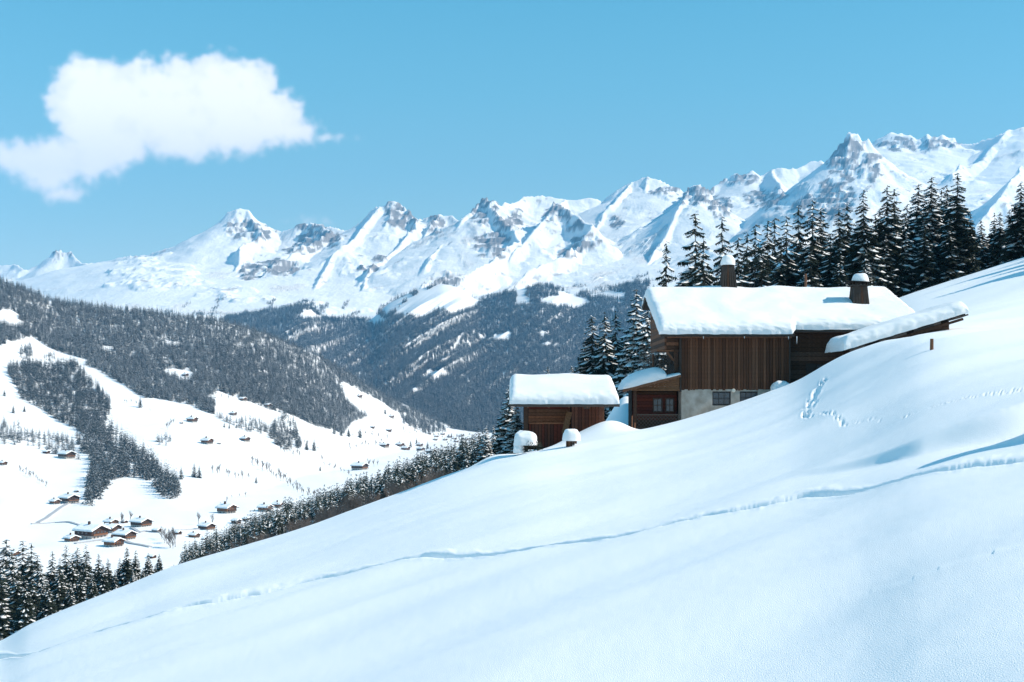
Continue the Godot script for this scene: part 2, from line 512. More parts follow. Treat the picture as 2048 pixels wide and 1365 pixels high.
			var rock := smoothstep(0.0, 0.3, cl * 0.62 + 1.7 * streak + 0.3 * cg - 0.47 + 0.15 * smoothstep(0.9, 1.5, steep)) * smoothstep(0.0, 0.12, cl)
			rock = maxf(rock, 0.65 * smoothstep(0.50, 0.66, streak + 0.32 * smoothstep(0.6, 1.3, steep) - 0.1))
			var k := 0.19 + 0.08 * tone.get_noise_2d(x * 2.0, h * 2.0)
			mh[n] = h
			col[n] = Color(0.9, 0.91, 0.92).lerp(Color(k, k * 0.97, k * 1.0), rock * 0.9)
	tag(mesh_node("mountain_range", grid_mesh(w - 1, md.size() - 1, v, col, true), M.rock_snow), "snow covered rocky mountain range across the horizon", "", "", "structure")
var tab_lift: PackedFloat32Array

# ---------------------------------------------------------------- conifers
# a spruce 1 m tall: [trunk, crown, snow]; fine = 2 near, 1 middle, 0 far
func spruce(s: int, spread: float, fine: int, white: float) -> Array:
	var r := RandomNumberGenerator.new()
	r.seed = s
	var crown := st_new()
	var snow := st_new()
	var trunk := st_new()
	crown.set_smooth_group(-1)
	snow.set_smooth_group(-1 if fine < 2 else 0)
	trunk.set_smooth_group(-1)
	var lean := Vector3(r.randf_range(-0.012, 0.012), 0, r.randf_range(-0.012, 0.012))
	var sides := 6 if fine == 2 else 3
	for k in sides:
		var a0 := TAU * k / sides
		var a1 := TAU * (k + 1) / sides
		var p0 := Vector3(cos(a0), 0, sin(a0)) * 0.014
		var p1 := Vector3(cos(a1), 0, sin(a1)) * 0.014
		for q in [p0, lean + Vector3(0, 0.985, 0), p1]: trunk.add_vertex(q)
	var tiers: int = [7, 14, 32][fine]
	var turn := r.randf() * TAU
	for t in tiers:
		var f := (t + 0.35) / tiers
		var y := 1.0 - 0.965 * pow(f, 0.92)
		var per: int = [6, 8, 11][fine] if f > 0.25 else [4, 5, 6][fine]
		for b in per:
			turn += TAU / per * r.randf_range(0.8, 1.2)
			var l := spread * (0.10 + 0.9 * pow(f, 0.78)) * r.randf_range(0.72, 1.18) * (1.0 - 0.25 * smoothstep(0.86, 1.0, f))
			var by := y + r.randf_range(-1.0, 1.0) * (1.0 if fine == 2 else 0.4) / tiers
			if by < 0.02: continue
			var out := Vector3(cos(turn), 0, sin(turn))
			var side := Vector3(-out.z, 0, out.x)
			var droop := l * r.randf_range(0.42, 0.78)
			var n: int = [2, 3, 5][fine]
			var pts := []
			for k in n + 1:
				var u := float(k) / n
				pts.append(lean * by + Vector3(0, by, 0) + out * (l * u) + Vector3(0, -droop * pow(u, 1.25) + 0.16 * l * u * u * u, 0))
			var wmax := l * (0.37 if fine == 2 else 0.42)
			for k in n:
				var u0 := float(k) / n
				var w0 := wmax * (0.5 + 1.6 * u0 * (1.2 - u0))
				var base: Vector3 = pts[k]
				var next: Vector3 = pts[k + 1]
				for sgn in [-1.0, 1.0]:
					var tip: Vector3 = base.lerp(next, 0.85) + side * (sgn * w0 * r.randf_range(0.7, 1.15)) + Vector3(0, -w0 * r.randf_range(0.35, 0.8), 0) + out * (l * 0.06)
					if sgn > 0:
						for q in [base, next, tip]: crown.add_vertex(q)
					else:
						for q in [base, tip, next]: crown.add_vertex(q)
					if fine == 2:
						var tip2: Vector3 = base.lerp(next, 0.35) + side * (sgn * w0 * r.randf_range(0.5, 0.95)) + Vector3(0, -w0 * r.randf_range(0.6, 1.2), 0)
						for q in [base, next.lerp(base, 0.35), tip2]: crown.add_vertex(q)
				if fine == 2 or k == 0:
					var hang: Vector3 = base.lerp(next, 0.5) + Vector3(0, -l * r.randf_range(0.16, 0.34), 0) + side * (l * r.randf_range(-0.08, 0.08))
					for q in [base, next, hang]: crown.add_vertex(q)
			# the last shoot
			var end: Vector3 = pts[n]
			for q in [pts[n - 1] + side * wmax * 0.22, end + out * l * 0.05, pts[n - 1] - side * wmax * 0.22]: crown.add_vertex(q)
			if r.randf() < white:
				var lift := l * (0.075 if fine == 2 else 0.06)
				var from := 1 if fine == 2 and r.randf() < 0.6 else 0
				var sw := wmax * r.randf_range(0.22, 0.68) * (1.45 if white > 0.9 else 1.0)
				for k in range(from, n):
					var u0 := float(k) / n
					var u1 := float(k + 1) / n
					var wa := sw * (0.35 + 1.5 * u0 * (1.15 - u0)) if k > from else sw * 0.15
					var wb := sw * (0.35 + 1.5 * u1 * (1.15 - u1)) if k < n - 1 else sw * 0.2
					var a: Vector3 = pts[k]
					var c: Vector3 = pts[k + 1] + out * (l * 0.03 if k == n - 1 else 0.0)
					var top_a := a + Vector3(0, lift * r.randf_range(0.7, 1.3), 0)
					var top_c := c + Vector3(0, lift * (r.randf_range(0.7, 1.3) if k < n - 1 else 0.3), 0)
					var al := a - side * wa + Vector3(0, -wa * 0.45 + lift * 0.25, 0)
					var ar := a + side * wa + Vector3(0, -wa * 0.45 + lift * 0.25, 0)
					var cl := c - side * wb + Vector3(0, -wb * 0.45 + lift * 0.25, 0)
					var cr := c + side * wb + Vector3(0, -wb * 0.45 + lift * 0.25, 0)
					for q in [top_a, al, cl, top_a, cl, top_c, top_a, cr, ar, top_a, top_c, cr]: snow.add_vertex(q)
	# leader
	for k in 4:
		var a := TAU * k / 4.0
		for q in [lean + Vector3(0, 1.0, 0), lean * 0.95 + Vector3(cos(a) * 0.008, 0.955, sin(a) * 0.008), lean * 0.95 + Vector3(cos(a + 1.6) * 0.008, 0.955, sin(a + 1.6) * 0.008)]: crown.add_vertex(q)
	for st in [crown, snow, trunk]: st.generate_normals()
	return [trunk.commit(), crown.commit(), snow.commit()]

var spruces := []      # near kinds
var firs := []         # middle kinds
var mid_kinds := []    # the same, of middle detail
var dark_kinds := []   # the same with little snow
var far_kinds := []    # one mesh of two surfaces each
var tree_first := {}

func plant(kinds: Array, kind: int, where: Vector3, tall: float, wide: float, turn: float, label: String, group: String) -> Node3D:
	var key := [kinds == spruces, kind]
	var o: Node3D
	if tree_first.has(key):
		o = tree_first[key].duplicate()
		o.name = numbered("spruce_tree")
		add_child(o)
		for meta in ["label", "group"]: if o.has_meta(meta): o.remove_meta(meta)
		tag(o, label, "tree", group)
	else:
		o = thing("spruce_tree", where, label, "tree", group)
		mesh_node("trunk", kinds[kind][0], M.bark, o)
		mesh_node("crown", kinds[kind][1], M.needles, o)
		mesh_node("snow", kinds[kind][2], M.tree_snow, o)
		tree_first[key] = o
	o.position = where
	o.rotation.y = turn
	o.scale = Vector3(tall * wide, tall, tall * wide)
	return o

# a near tree whose top is seen at (px, py), standing d metres off
func tree_to(px: float, py: float, d: float, wide: float, label: String, group := "", sink := 0.0) -> void:
	var g := ground(px, d) - sink
	var tall := (HZ - py) / F * d - g
	plant(spruces, 9 + rng.randi() % 2 if d < 112.0 else rng.randi() % 5 if d < 140.0 or rng.randf() < 0.2 else 5 + rng.randi() % 4, Vector3((px - 1024.0) / F * d, g, -d), tall, wide * rng.randf_range(0.9, 1.12), rng.randf() * TAU, label, group)

func scatter(called: String, label: String, spots: Array, kinds: Array, _unused := 0) -> void:
	# spots: [Vector3, height]; one object per kind of tree would be four: they share one name and one group
	var buf := []
	for k in kinds.size(): buf.append(PackedFloat32Array())
	for s in spots:
		var k := rng.randi() % kinds.size()
		var a := rng.randf() * TAU
		var h: float = s[1]
		var w := h * rng.randf_range(0.85, 1.2)
		var c := cos(a) * w
		var n := sin(a) * w
		var p: Vector3 = s[0]
		buf[k].append_array(PackedFloat32Array([c, 0, n, p.x, 0, h, 0, p.y, -n, 0, c, p.z]))
	for k in kinds.size():
		if buf[k].is_empty(): continue
		var mm := MultiMesh.new()
		mm.transform_format = MultiMesh.TRANSFORM_3D
		mm.mesh = kinds[k]
		mm.instance_count = buf[k].size() / 12
		mm.buffer = buf[k]
		var o := MultiMeshInstance3D.new()
		o.multimesh = mm
		o.name = numbered(called)
		add_child(o)
		tag(o, label, "forest", label, "stuff")

func inside(poly: PackedVector2Array, n: int, fn: Callable, tall_lo: float, tall_hi: float, keep = null) -> Array:
	var lo := poly[0]
	var hi := poly[0]
	for p in poly:
		lo = lo.min(p)
		hi = hi.max(p)
	var out := []
	var tries := 0
	while out.size() < n and tries < n * 6:
		tries += 1
		var p := Vector2(rng.randf_range(lo.x, hi.x), rng.randf_range(lo.y, hi.y))
		if not Geometry2D.is_point_in_polygon(p, poly): continue
		if keep != null and not keep.call(p): continue
		out.append([fn.call(p.x, p.y) - Vector3(0, 0.6, 0), rng.randf_range(tall_lo, tall_hi)])
	return out

# ---------------------------------------------------------------- bare trees
func bare_tree(s: int, bushy: bool) -> Mesh:
	var r := RandomNumberGenerator.new()
	r.seed = s
	var st := st_new()
	st.set_smooth_group(-1)
	var stack := []
	if bushy:
		for k in 9:
			var a := TAU * k / 9.0 + r.randf()
			stack.append([Vector3(cos(a), 0, sin(a)) * 0.05, Vector3(cos(a) * r.randf_range(0.1, 0.7), 1, sin(a) * r.randf_range(0.1, 0.7)).normalized(), r.randf_range(0.3, 0.45), 0.011, 1])
	else: stack.append([Vector3.ZERO, Vector3(r.randf_range(-0.06, 0.06), 1, r.randf_range(-0.06, 0.06)), 0.27, 0.016, 0])
	while stack.size():
		var b = stack.pop_back()
		var p: Vector3 = b[0]
		var dir: Vector3 = b[1]
		var l: float = b[2]
		var w: float = b[3]
		var q := p + dir * l
		var sx := dir.cross(Vector3(0.31, 0.2, 0.93)).normalized()
		var sz := dir.cross(sx)
		for k in 3:
			var a0 := TAU * k / 3.0
			var a1 := TAU * (k + 1) / 3.0
			var u0 := sx * cos(a0) + sz * sin(a0)
			var u1 := sx * cos(a1) + sz * sin(a1)
			for t in [p + u0 * w, q + u0 * w * 0.6, p + u1 * w, p + u1 * w, q + u0 * w * 0.6, q + u1 * w * 0.6]: st.add_vertex(t)
		if b[4] < 5:
			stack.append([q, (dir + Vector3(r.randf_range(-0.2, 0.2), 0.1, r.randf_range(-0.2, 0.2))).normalized(), l * 0.72, w * 0.6, b[4] + 1])
			for k in (3 if b[4] < 2 else 2):
				var a := r.randf() * TAU
				var nd := (dir * r.randf_range(1.2, 1.9) + (sx * cos(a) + sz * sin(a)) * r.randf_range(0.45, 0.9) + Vector3(0, 0.3, 0)).normalized()
				stack.append([p.lerp(q, r.randf_range(0.35, 1.0)), nd, l * r.randf_range(0.52, 0.78), w * 0.6, b[4] + 1])
	st.generate_normals()
	return st.commit()

var bares := []
func bare(kind: int, where: Vector3, tall: float, label: String, group: String, called := "bare_tree", category := "tree") -> void:
	var o := mesh_node(called, bares[kind], M.twigs)
	o.position = where
	o.rotation.y = rng.randf() * TAU
	o.scale = Vector3.ONE * tall
	tag(o, label, category, group)

# ---------------------------------------------------------------- snow lying on things
# snow over x0..x1, z0..z1 on the surface deck(x, z), t thick with edges rounded over r
func snow_slab(x0: float, x1: float, z0: float, z1: float, deck: Callable, t: float, r: float, s: int, nx: int, nz: int, rough := 0.05, front = null) -> Mesh:
	var n := noise(s, 1.1, 3)
	var big := noise(s + 1, 4.5, 2)
	var v := PackedVector3Array()
	var edge_of := func(q: float) -> float: return 1.0 if q >= r else pow(maxf(0.0, 1.0 - pow(1.0 - q / r, 2.6)), 0.42)
	for j in nz + 1:
		for i in nx + 1:
			var a := float(i) / nx
			var b := float(j) / nz
			a = lerpf(a, 0.5 - 0.5 * cos(PI * a), 0.93)
			b = lerpf(b, 0.5 - 0.5 * cos(PI * b), 0.93)
			var x := lerpf(x0, x1, a)
			if front != null: z1 = front.call(x)
			var z := lerpf(z0, z1, b)
			var q := minf(minf(x - x0, x1 - x), minf(z - z0, z1 - z))
			var ex: float = edge_of.call(minf(x - x0, x1 - x))
			var ez: float = edge_of.call(minf(z - z0, z1 - z))
			var h := t * ex * ez * (1.0 + 0.16 * big.get_noise_2d(x, z))
			var side := 1.0 - clampf(q / (r * 1.1), 0.0, 1.0)
			var p := Vector3(x, deck.call(x, z) + h, z)
			var lump := n.get_noise_3d(x, p.y * 2.0, z)
			p.y += rough * (0.25 + side) * lump * (1.0 if q > 0.001 else 0.4)
			p.z += side * (0.9 * rough * n.get_noise_3d(x * 1.7, p.y * 3.0 + 9.0, z) + rough * 0.8 * sin(clampf(h / t, 0.0, 1.0) * PI)) * signf(z - (z0 + z1) / 2)
			p.x += side * rough * 0.8 * n.get_noise_3d(x + 40.0, p.y * 2.0, z) * signf(x - (x0 + x1) / 2)
			v.append(p - org)
	return grid_mesh(nx, nz, v)

# a loaf of snow: half ellipsoid with lumps, flat below
func snow_dome(c: Vector3, rx: float, ry: float, rz: float, s: int, square := 2.6, rough := 0.06) -> Mesh:
	var n := noise(s, maxf(rx, 0.2) * 0.9, 3)
	var v := PackedVector3Array()
	var nx := 28
	var nz := 12
	for j in nz + 1:
		var ph := PI / 2 * j / nz
		for i in nx + 1:
			var th := TAU * (i % nx) / nx
			var e := 2.0 / square
			var cx := signf(cos(th)) * pow(absf(cos(th)), e)
			var cz := signf(sin(th)) * pow(absf(sin(th)), e)
			var w := pow(cos(ph), 0.55) if j < nz else 0.0
			var p := Vector3(cx * w * rx, sin(ph) * ry, cz * w * rz)
			p *= 1.0 + rough * 2.0 * n.get_noise_3dv(p + Vector3(s, 0, 0))
			v.append(c + p - org)
	return grid_mesh(nx, nz, v)

# ---------------------------------------------------------------- the big chalet
func plank_row(called: String, x0: float, x1: float, y0: float, y1: float, z: float, wide: float, mats: Array, parent: Node3D, ragged := 0.03) -> void:
	var x := x0
	while x < x1 - 0.05:
		var w := minf(wide * rng.randf_range(0.82, 1.2), x1 - x)
		if x1 - x - w < 0.08: w = x1 - x
		var off := rng.randf_range(0.0, 0.05)
		box(called, Vector3(x + 0.013, y0 - rng.randf() * ragged, z), Vector3(x + w - 0.013, y1, z + 0.035 + off), mats[rng.randi() % mats.size()], parent)
		x += w

func log_wall(called: String, x0: float, x1: float, y0: float, y1: float, z: float, tall: float, mats: Array, parent: Node3D) -> void:
	var y := y0
	while y < y1 - 0.04:
		var h := minf(tall * rng.randf_range(0.88, 1.12), y1 - y)
		box(called, Vector3(x0, y + 0.012, z), Vector3(x1, y + h - 0.008, z + 0.09 + rng.randf_range(0.0, 0.05)), mats[rng.randi() % mats.size()], parent)
		y += h

func window(x0: float, x1: float, y0: float, y1: float, z: float, nx: int, ny: int, parent: Node3D, frame: Material) -> void:
	var st := st_new()
	var w := 0.06
	st_box(st, Vector3(x0, y0, z - 0.06), Vector3(x0 + w, y1, z + 0.02))
	st_box(st, Vector3(x1 - w, y0, z - 0.06), Vector3(x1, y1, z + 0.02))
	st_box(st, Vector3(x0 + w, y0, z - 0.06), Vector3(x1 - w, y0 + w, z + 0.018))
	st_box(st, Vector3(x0 + w, y1 - w, z - 0.06), Vector3(x1 - w, y1, z + 0.018))
	for i in range(1, nx):
		var x := lerpf(x0 + w, x1 - w, float(i) / nx)
		st_box(st, Vector3(x - 0.018, y0 + w, z - 0.05), Vector3(x + 0.018, y1 - w, z - 0.004))
	for j in range(1, ny):
		var y := lerpf(y0 + w, y1 - w, float(j) / ny)
		st_box(st, Vector3(x0 + w, y - 0.03, z - 0.055), Vector3(x1 - w, y + 0.03, z + 0.004))
	var o := mesh_node("window", st.commit(), frame, parent)
	for i in nx:
		for j in ny:
			var a := Vector3(lerpf(x0 + w, x1 - w, float(i) / nx) + 0.018, lerpf(y0 + w, y1 - w, float(j) / ny) + 0.03, z - 0.04)
			var b := Vector3(lerpf(x0 + w, x1 - w, float(i + 1) / nx) - 0.018, lerpf(y0 + w, y1 - w, float(j + 1) / ny) - 0.03, z - 0.03)
			box("pane", a, b, M.pane, o)

func chimney(parent: Node3D, base: Vector3, w0: float, w1: float, tall: float, s: int) -> Node3D:
	# wooden casing that narrows upwards, of boards
	var core := st_new()
	core.set_smooth_group(-1)
	for k in 4:
		var a := TAU * (k + 0.5) / 4.0
		var b := TAU * (k + 1.5) / 4.0
		var p := Vector3(cos(a), 0, sin(a)) * 0.66
		var q := Vector3(cos(b), 0, sin(b)) * 0.66
		for t in [p * w0, p * w1 + Vector3(0, tall, 0), q * w0, q * w0, p * w1 + Vector3(0, tall, 0), q * w1 + Vector3(0, tall, 0)]: core.add_vertex(base + t - org)
	core.generate_normals()
	var o := mesh_node("chimney", core.commit(), M.wood_black, parent)
	for side in 4:
		var turn := PI / 2 * side
		var out := Vector3(sin(turn), 0, cos(turn))
		var along := Vector3(cos(turn), 0, -sin(turn))
		for k in 6:
			var u := (k + 0.5) / 6.0 - 0.5
			var lo := base + out * (w0 * 0.475) + along * (u * w0)
			var hi := base + out * (w1 * 0.475) + along * (u * w1) + Vector3(0, tall * rng.randf_range(0.97, 1.0), 0)
			bar("plank", lo, hi, w1 / 6.0 * 1.05, 0.035 + 0.02 * rng.randf(), [M.wood_dark, M.wood_grey_dark, M.wood_grey_dark][rng.randi() % 3], o, along.cross(Vector3.UP))
	return o

func build_chalet() -> void:
	var base := Vector3(14.5, -2.2, -80)
	var c := thing("chalet", base, "large weathered timber chalet with plaster base and thick snow on its roof", "chalet")
	var old := [M.wood_dark, M.wood_brown, M.wood_dark2]
	var z := -80.0
	# plaster base: one wall with two window openings, and the body behind it
	var w1 := [13.37, 14.60, -0.72, 0.22]
	var w2 := [15.20, 16.40, -0.62, 0.22]
	var st := st_new()
	st_box(st, Vector3(11.3, -3.4, z - 0.4), Vector3(w1[0], 0.36, z))
	st_box(st, Vector3(w1[1], -3.4, z - 0.4), Vector3(w2[0], 0.36, z))
	st_box(st, Vector3(w2[1], -3.4, z - 0.4), Vector3(18.45, 0.36, z))
	for w in [w1, w2]:
		st_box(st, Vector3(w[0], -3.4, z - 0.4), Vector3(w[1], w[2], z - 0.002))
		st_box(st, Vector3(w[0], w[3], z - 0.4), Vector3(w[1], 0.36, z - 0.002))
	st_box(st, Vector3(11.3, -3.4, -88.6), Vector3(11.7, 0.36, z - 0.4))
	st_box(st, Vector3(18.05, -3.4, -88.6), Vector3(18.45, 0.36, z - 0.4))
	st_box(st, Vector3(11.7, -3.4, -81.4), Vector3(18.05, 0.36, -81.2))
	mesh_node("plaster_wall", st.commit(), M.plaster, c)
	window(w1[0], w1[1], w1[2], w1[3], z - 0.1, 3, 2, c, M.frame_dark)
	window(w2[0], w2[1], w2[2], w2[3], z - 0.1, 3, 2, c, M.frame_dark)
	# lamp above the windows
	var lamp := CylinderMesh.new()
	lamp.top_radius = 0.1
	lamp.bottom_radius = 0.13
	lamp.height = 0.12
	var l := mesh_node("wall_lamp", lamp, M.lamp_white, c)
	l.position = Vector3(14.78, 0.28, z + 0.06) - org
	l.rotation.x = PI / 2
	# upper storey: dark core behind upright planks
	box("timber_core", Vector3(11.4, 0.37, -88.5), Vector3(18.4, 4.3, z - 0.05), M.wood_black, c)
	plank_row("plank", 11.3, 18.47, 0.36, 3.78, z - 0.05, 0.19, [M.planks_a, M.planks_b, M.planks_c, M.planks_d], c, 0.09)
	box("corner_board", Vector3(11.18, 0.2, z - 0.3), Vector3(11.299, 3.8, z + 0.06), M.wood_grey_dark, c)
	box("corner_board", Vector3(18.471, -1.2, z - 0.3), Vector3(18.57, 3.8, z + 0.05), M.wood_grey_dark, c)
	box("wall_plate", Vector3(10.4, 3.785, z - 0.2), Vector3(18.65, 3.97, z + 0.08), M.wood_brown, c)
	# right part: log wall set back under the eave
	box("log_core", Vector3(18.58, -1.5, -88.5), Vector3(27.0, 4.6, -81.3), M.wood_black, c)
	log_wall("log", 18.58, 27.05, 0.2, 4.5, -81.3, 0.3, [M.wood_log, M.wood_log2, M.wood_dark], c)
	log_wall("log", 18.58, 20.6, -1.5, 0.2, -81.3, 0.34, [M.wood_dark, M.wood_black], c)
	box("door_post", Vector3(19.85, -1.0, -81.1), Vector3(20.0, 0.75, -80.98), M.wood_grey, c)
	window(20.6, 21.5, 1.1, 2.05, -81.06, 2, 3, c, M.frame_dark)
	box("shutter", Vector3(21.53, 1.05, -81.13), Vector3(22.2, 2.1, -81.08), M.wood_grey_dark, c)
	box("shutter", Vector3(19.9, 1.05, -81.13), Vector3(20.56, 2.1, -81.08), M.wood_grey_dark, c)
	# left gable: the upper part juts out over the porch, of level boards
	var deck := func(_x: float, zz: float) -> float:
		var q := absf(zz + 87.5)
		return 7.22 - 0.375 * sqrt(q * q + 0.09)
	var y := 3.05
	while y < 6.9:
		var half := (7.12 - (y + 0.24)) / 0.375
		var zf := minf(-80.45, -87.5 + half)
		box("gable_board", Vector3(10.25 - rng.randf() * 0.03, y + 0.012, maxf(-88.7, -175.0 - zf)), Vector3(10.36, y + 0.235, zf), [M.wood_brown, M.wood_dark, M.wood_log][rng.randi() % 3], c)
		if y < 3.8: box("gable_board", Vector3(10.361, y + 0.012, -80.6), Vector3(11.17, y + 0.235, -80.46 + rng.randf() * 0.03), [M.wood_brown, M.wood_dark][rng.randi() % 2], c)
		y += 0.24
	box("gable_core", Vector3(10.37, 3.1, -88.5), Vector3(11.3, 4.25, -80.7), M.wood_black, c)
	box("post", Vector3(10.85, 0.9, -80.5), Vector3(11.12, 3.04, -80.25), M.wood_dark, c)
	bar("brace", Vector3(10.3, 3.0, -80.6), Vector3(11.2, 1.9, -80.6), 0.14, 0.14, M.wood_brown, c)
	bar("beam", Vector3(9.7, 2.96, -80.55), Vector3(11.2, 2.96, -80.55), 0.12, 0.12, M.wood_brown, c)
	# roof: deck of two slopes, the left half reaching further out than the right
	var roof := st_new()
	for half in [[9.75, 18.62, -78.95], [18.62, 27.4, -79.85]]:
		var e: float = half[2]
		var ye: float = deck.call(0, e)
		var nrm := Vector3(0, 1, 0.375).normalized()
		var a := Vector3((half[0] + half[1]) / 2, 7.13, -87.5)
		var b := Vector3((half[0] + half[1]) / 2, ye, e)
		st_bar(roof, a - nrm * 0.06, b - nrm * 0.06, half[1] - half[0] - 0.004, 0.12, Vector3(0, 1, 0))
		var bk := Vector3(a.x, deck.call(0, -89.6), -89.6)
		st_bar(roof, a - Vector3(0, 0.06, 0), bk - Vector3(0, 0.06, 0), half[1] - half[0] - 0.004, 0.12, Vector3(0, 1, 0))
	mesh_node("roof", roof.commit(), M.wood_grey_dark, c)
	box("fascia", Vector3(9.78, 3.83, -78.97), Vector3(18.6, 3.96, -78.90), M.wood_grey_dark, c)
	box("fascia", Vector3(18.64, 4.16, -79.87), Vector3(27.35, 4.30, -79.80), M.wood_grey_dark, c)
	for k in 16:
		var x := 10.2 + k * 0.55 + rng.randf_range(-0.05, 0.05)
		bar("rafter", Vector3(x, 3.86, -79.02), Vector3(x, 4.32, -80.2), 0.1, 0.12, M.wood_dark, c)
	var front := func(x: float) -> float: return -78.86 - 0.92 * smoothstep(18.45, 18.85, x)
	mesh_node("snow_cover", snow_slab(9.68, 27.5, -89.8, -78.86, deck, 0.78, 0.55, 61, 190, 130, 0.07, front), M.snow_roof, c)
	var ice := CylinderMesh.new()
	ice.top_radius = 0.03
	ice.bottom_radius = 0.004
	ice.height = 0.5
	ice.radial_segments = 8
	for k in [[18.75, 0.5], [18.2, 0.2], [12.6, 0.18], [15.3, 0.15]]:
		var ic := mesh_node("icicle", ice, M.ice, c)
		ic.scale = Vector3(1, k[1] * 2, 1)
		ic.position = Vector3(k[0], 3.84 - k[1] / 2, -78.93) - org
	# chimneys
	var c1 := chimney(c, Vector3(15.73, 7.45, -87.3), 1.22, 0.74, 2.0, 1)
	mesh_node("snow_cap", snow_dome(Vector3(15.72, 9.42, -87.3), 0.52, 0.74, 0.52, 71, 2.4, 0.04), M.snow_roof, c1)
	var c2 := chimney(c, Vector3(24.18, 6.05, -83.6), 1.2, 0.92, 1.5, 2)
	box("chimney_collar", Vector3(23.55, 7.55, -84.2), Vector3(24.8, 7.63, -83.0), M.wood_grey_dark, c2)
	for s in [-1, 1]:
		for s2 in [-1, 1]: box("chimney_leg", Vector3(24.17 + s * 0.42 - 0.04, 7.63, -83.6 + s2 * 0.4 - 0.04), Vector3(24.17 + s * 0.42 + 0.04, 7.8, -83.6 + s2 * 0.4 + 0.04), M.wood_black, c2)
	bar("chimney_lid", Vector3(23.42, 7.86, -83.6), Vector3(24.86, 7.79, -83.6), 1.4, 0.07, M.wood_black, c2)
	mesh_node("snow_cap", snow_dome(Vector3(24.28, 7.84, -83.6), 0.58, 0.62, 0.62, 72, 2.3, 0.04), M.snow_roof, c2)
	# porch on the left
	mesh_node("porch_wall", _porch_wall(), M.wood_black, c)
	log_wall("porch_board", 8.2, 11.17, -2.2, 0.2, -81.5, 0.22, [M.wood_red, M.wood_red2, M.wood_dark], c)
	window(9.55, 10.2, -1.2, -0.22, -81.3, 2, 2, c, M.wood_grey)
	window(10.4, 11.0, -1.2, -0.22, -81.3, 2, 2, c, M.wood_grey)
	box("porch_beam", Vector3(8.0, 0.25, -80.1), Vector3(11.17, 0.40, -79.95), M.wood_tan, c)
	box("porch_post", Vector3(8.12, -2.6, -80.12), Vector3(8.32, 0.24, -79.94), M.wood_dark, c)
	for k in 5: bar("porch_gable_board", Vector3(8.35 + k * 0.56, 0.465 + k * 0.142, -80.02), Vector3(11.17, 0.465 + k * 0.142, -80.02), 0.03, 0.136, M.wood_tan, c)
	var pdeck := func(x: float, _z: float) -> float: return 0.36 + (x - 7.4) * 0.262
	bar("porch_roof", Vector3(7.35, 0.28, -81.0), Vector3(11.25, 1.30, -81.0), 3.4, 0.09, M.wood_grey_dark, c)
	bar("porch_fascia", Vector3(7.32, 0.24, -79.27), Vector3(11.17, 1.25, -79.27), 0.05, 0.16, M.wood_brown, c)
	mesh_node("porch_snow", snow_slab(7.28, 10.3, -82.7, -79.22, pdeck, 0.95, 1.5, 81, 50, 40), M.snow_roof, c)
	mesh_node("porch_snow", snow_slab(9.3, 11.15, -82.7, -79.22, pdeck, 0.16, 0.3, 82, 30, 30), M.snow_roof, c)
	# lattice railing
	var rail_y0 := -2.15
	var rail_y1 := -1.38
	box("rail", Vector3(8.33, rail_y1, -80.08), Vector3(11.17, rail_y1 + 0.09, -79.98), M.wood_grey, c)
	for k in range(-2, 13):
		var x := 8.35 + k * 0.235
		for s in [0, 1]:
			var a := Vector3(x if s == 0 else x + 0.75, rail_y0, -80.04 + s * 0.022)
			var b := Vector3(x + 0.75 if s == 0 else x, rail_y1, -80.04 + s * 0.022)
			if minf(a.x, b.x) < 8.33:
				var f := (8.33 - minf(a.x, b.x)) / 0.75
				if f > 0.9: continue
				if s == 0: a = a.lerp(b, f)
				else: b = b.lerp(a, f)
			if maxf(a.x, b.x) > 11.17:
				var f := (maxf(a.x, b.x) - 11.17) / 0.75
				if f > 0.9: continue
				if s == 0: b = b.lerp(a, f)
				else: a = a.lerp(b, f)
			bar("lattice_slat", a, b, 0.02, 0.045, M.wood_grey, c)
	box("rail", Vector3(8.33, rail_y0 - 0.08, -80.08), Vector3(11.17, rail_y0, -79.98), M.wood_grey, c)

	# lean-to on the right, its roof rising to the right
	var lt := Vector3(24.5, 2.0, -77.5)
	var t := thing("lean_to", lt, "low lean-to with a snow laden sloping roof at the chalet's right", "shed")
	var ldeck := func(x: float, _z: float) -> float: return 2.84 + (x - 21.0) * 0.305
	bar("roof", Vector3(21.15, 2.82, -77.4), Vector3(28.45, 5.04, -77.4), 4.3, 0.1, M.wood_grey_dark, t)
	for k in 17:
		var x0 := 21.2 + k * 0.43
		bar("shingle", Vector3(x0, ldeck.call(x0, 0) - 0.13 + rng.randf_range(-0.03, 0.02), -75.22), Vector3(x0 + 0.52, ldeck.call(x0 + 0.52, 0) - 0.13, -75.20 + 0.03 * rng.randf()), 0.12, 0.09 + rng.randf() * 0.05, [M.wood_grey_dark, M.wood_black, M.wood_grey][rng.randi() % 3], t)
	bar("purlin", Vector3(21.4, 2.64, -75.4), Vector3(28.35, 4.76, -75.4), 0.16, 0.16, M.wood_dark, t)
	mesh_node("wall", _lean_wall(ldeck), M.wood_dark, t)
	for k in 8:
		var yy := 2.4 + k * 0.27
		var xa := maxf(22.6, 21.0 + (yy + 0.45 - 2.84) / 0.305)
		if xa < 27.5: box("wall_board", Vector3(xa, yy, -75.72), Vector3(27.58, yy + 0.255, -75.66 + rng.randf() * 0.03), [M.wood_dark, M.wood_brown, M.wood_dark2][rng.randi() % 3], t)
	mesh_node("snow_cover", snow_slab(20.75, 28.6, -79.6, -75.1, ldeck, 0.88, 0.6, 91, 90, 60, 0.07), M.snow_roof, t)

func _porch_wall() -> Mesh:
	var st := st_new()
	st_box(st, Vector3(8.15, -3.0, -84.0), Vector3(11.29, 0.3, -81.52))
	st_box(st, Vector3(8.0, -2.9, -81.5), Vector3(11.29, -2.3, -79.9))
	return st.commit()

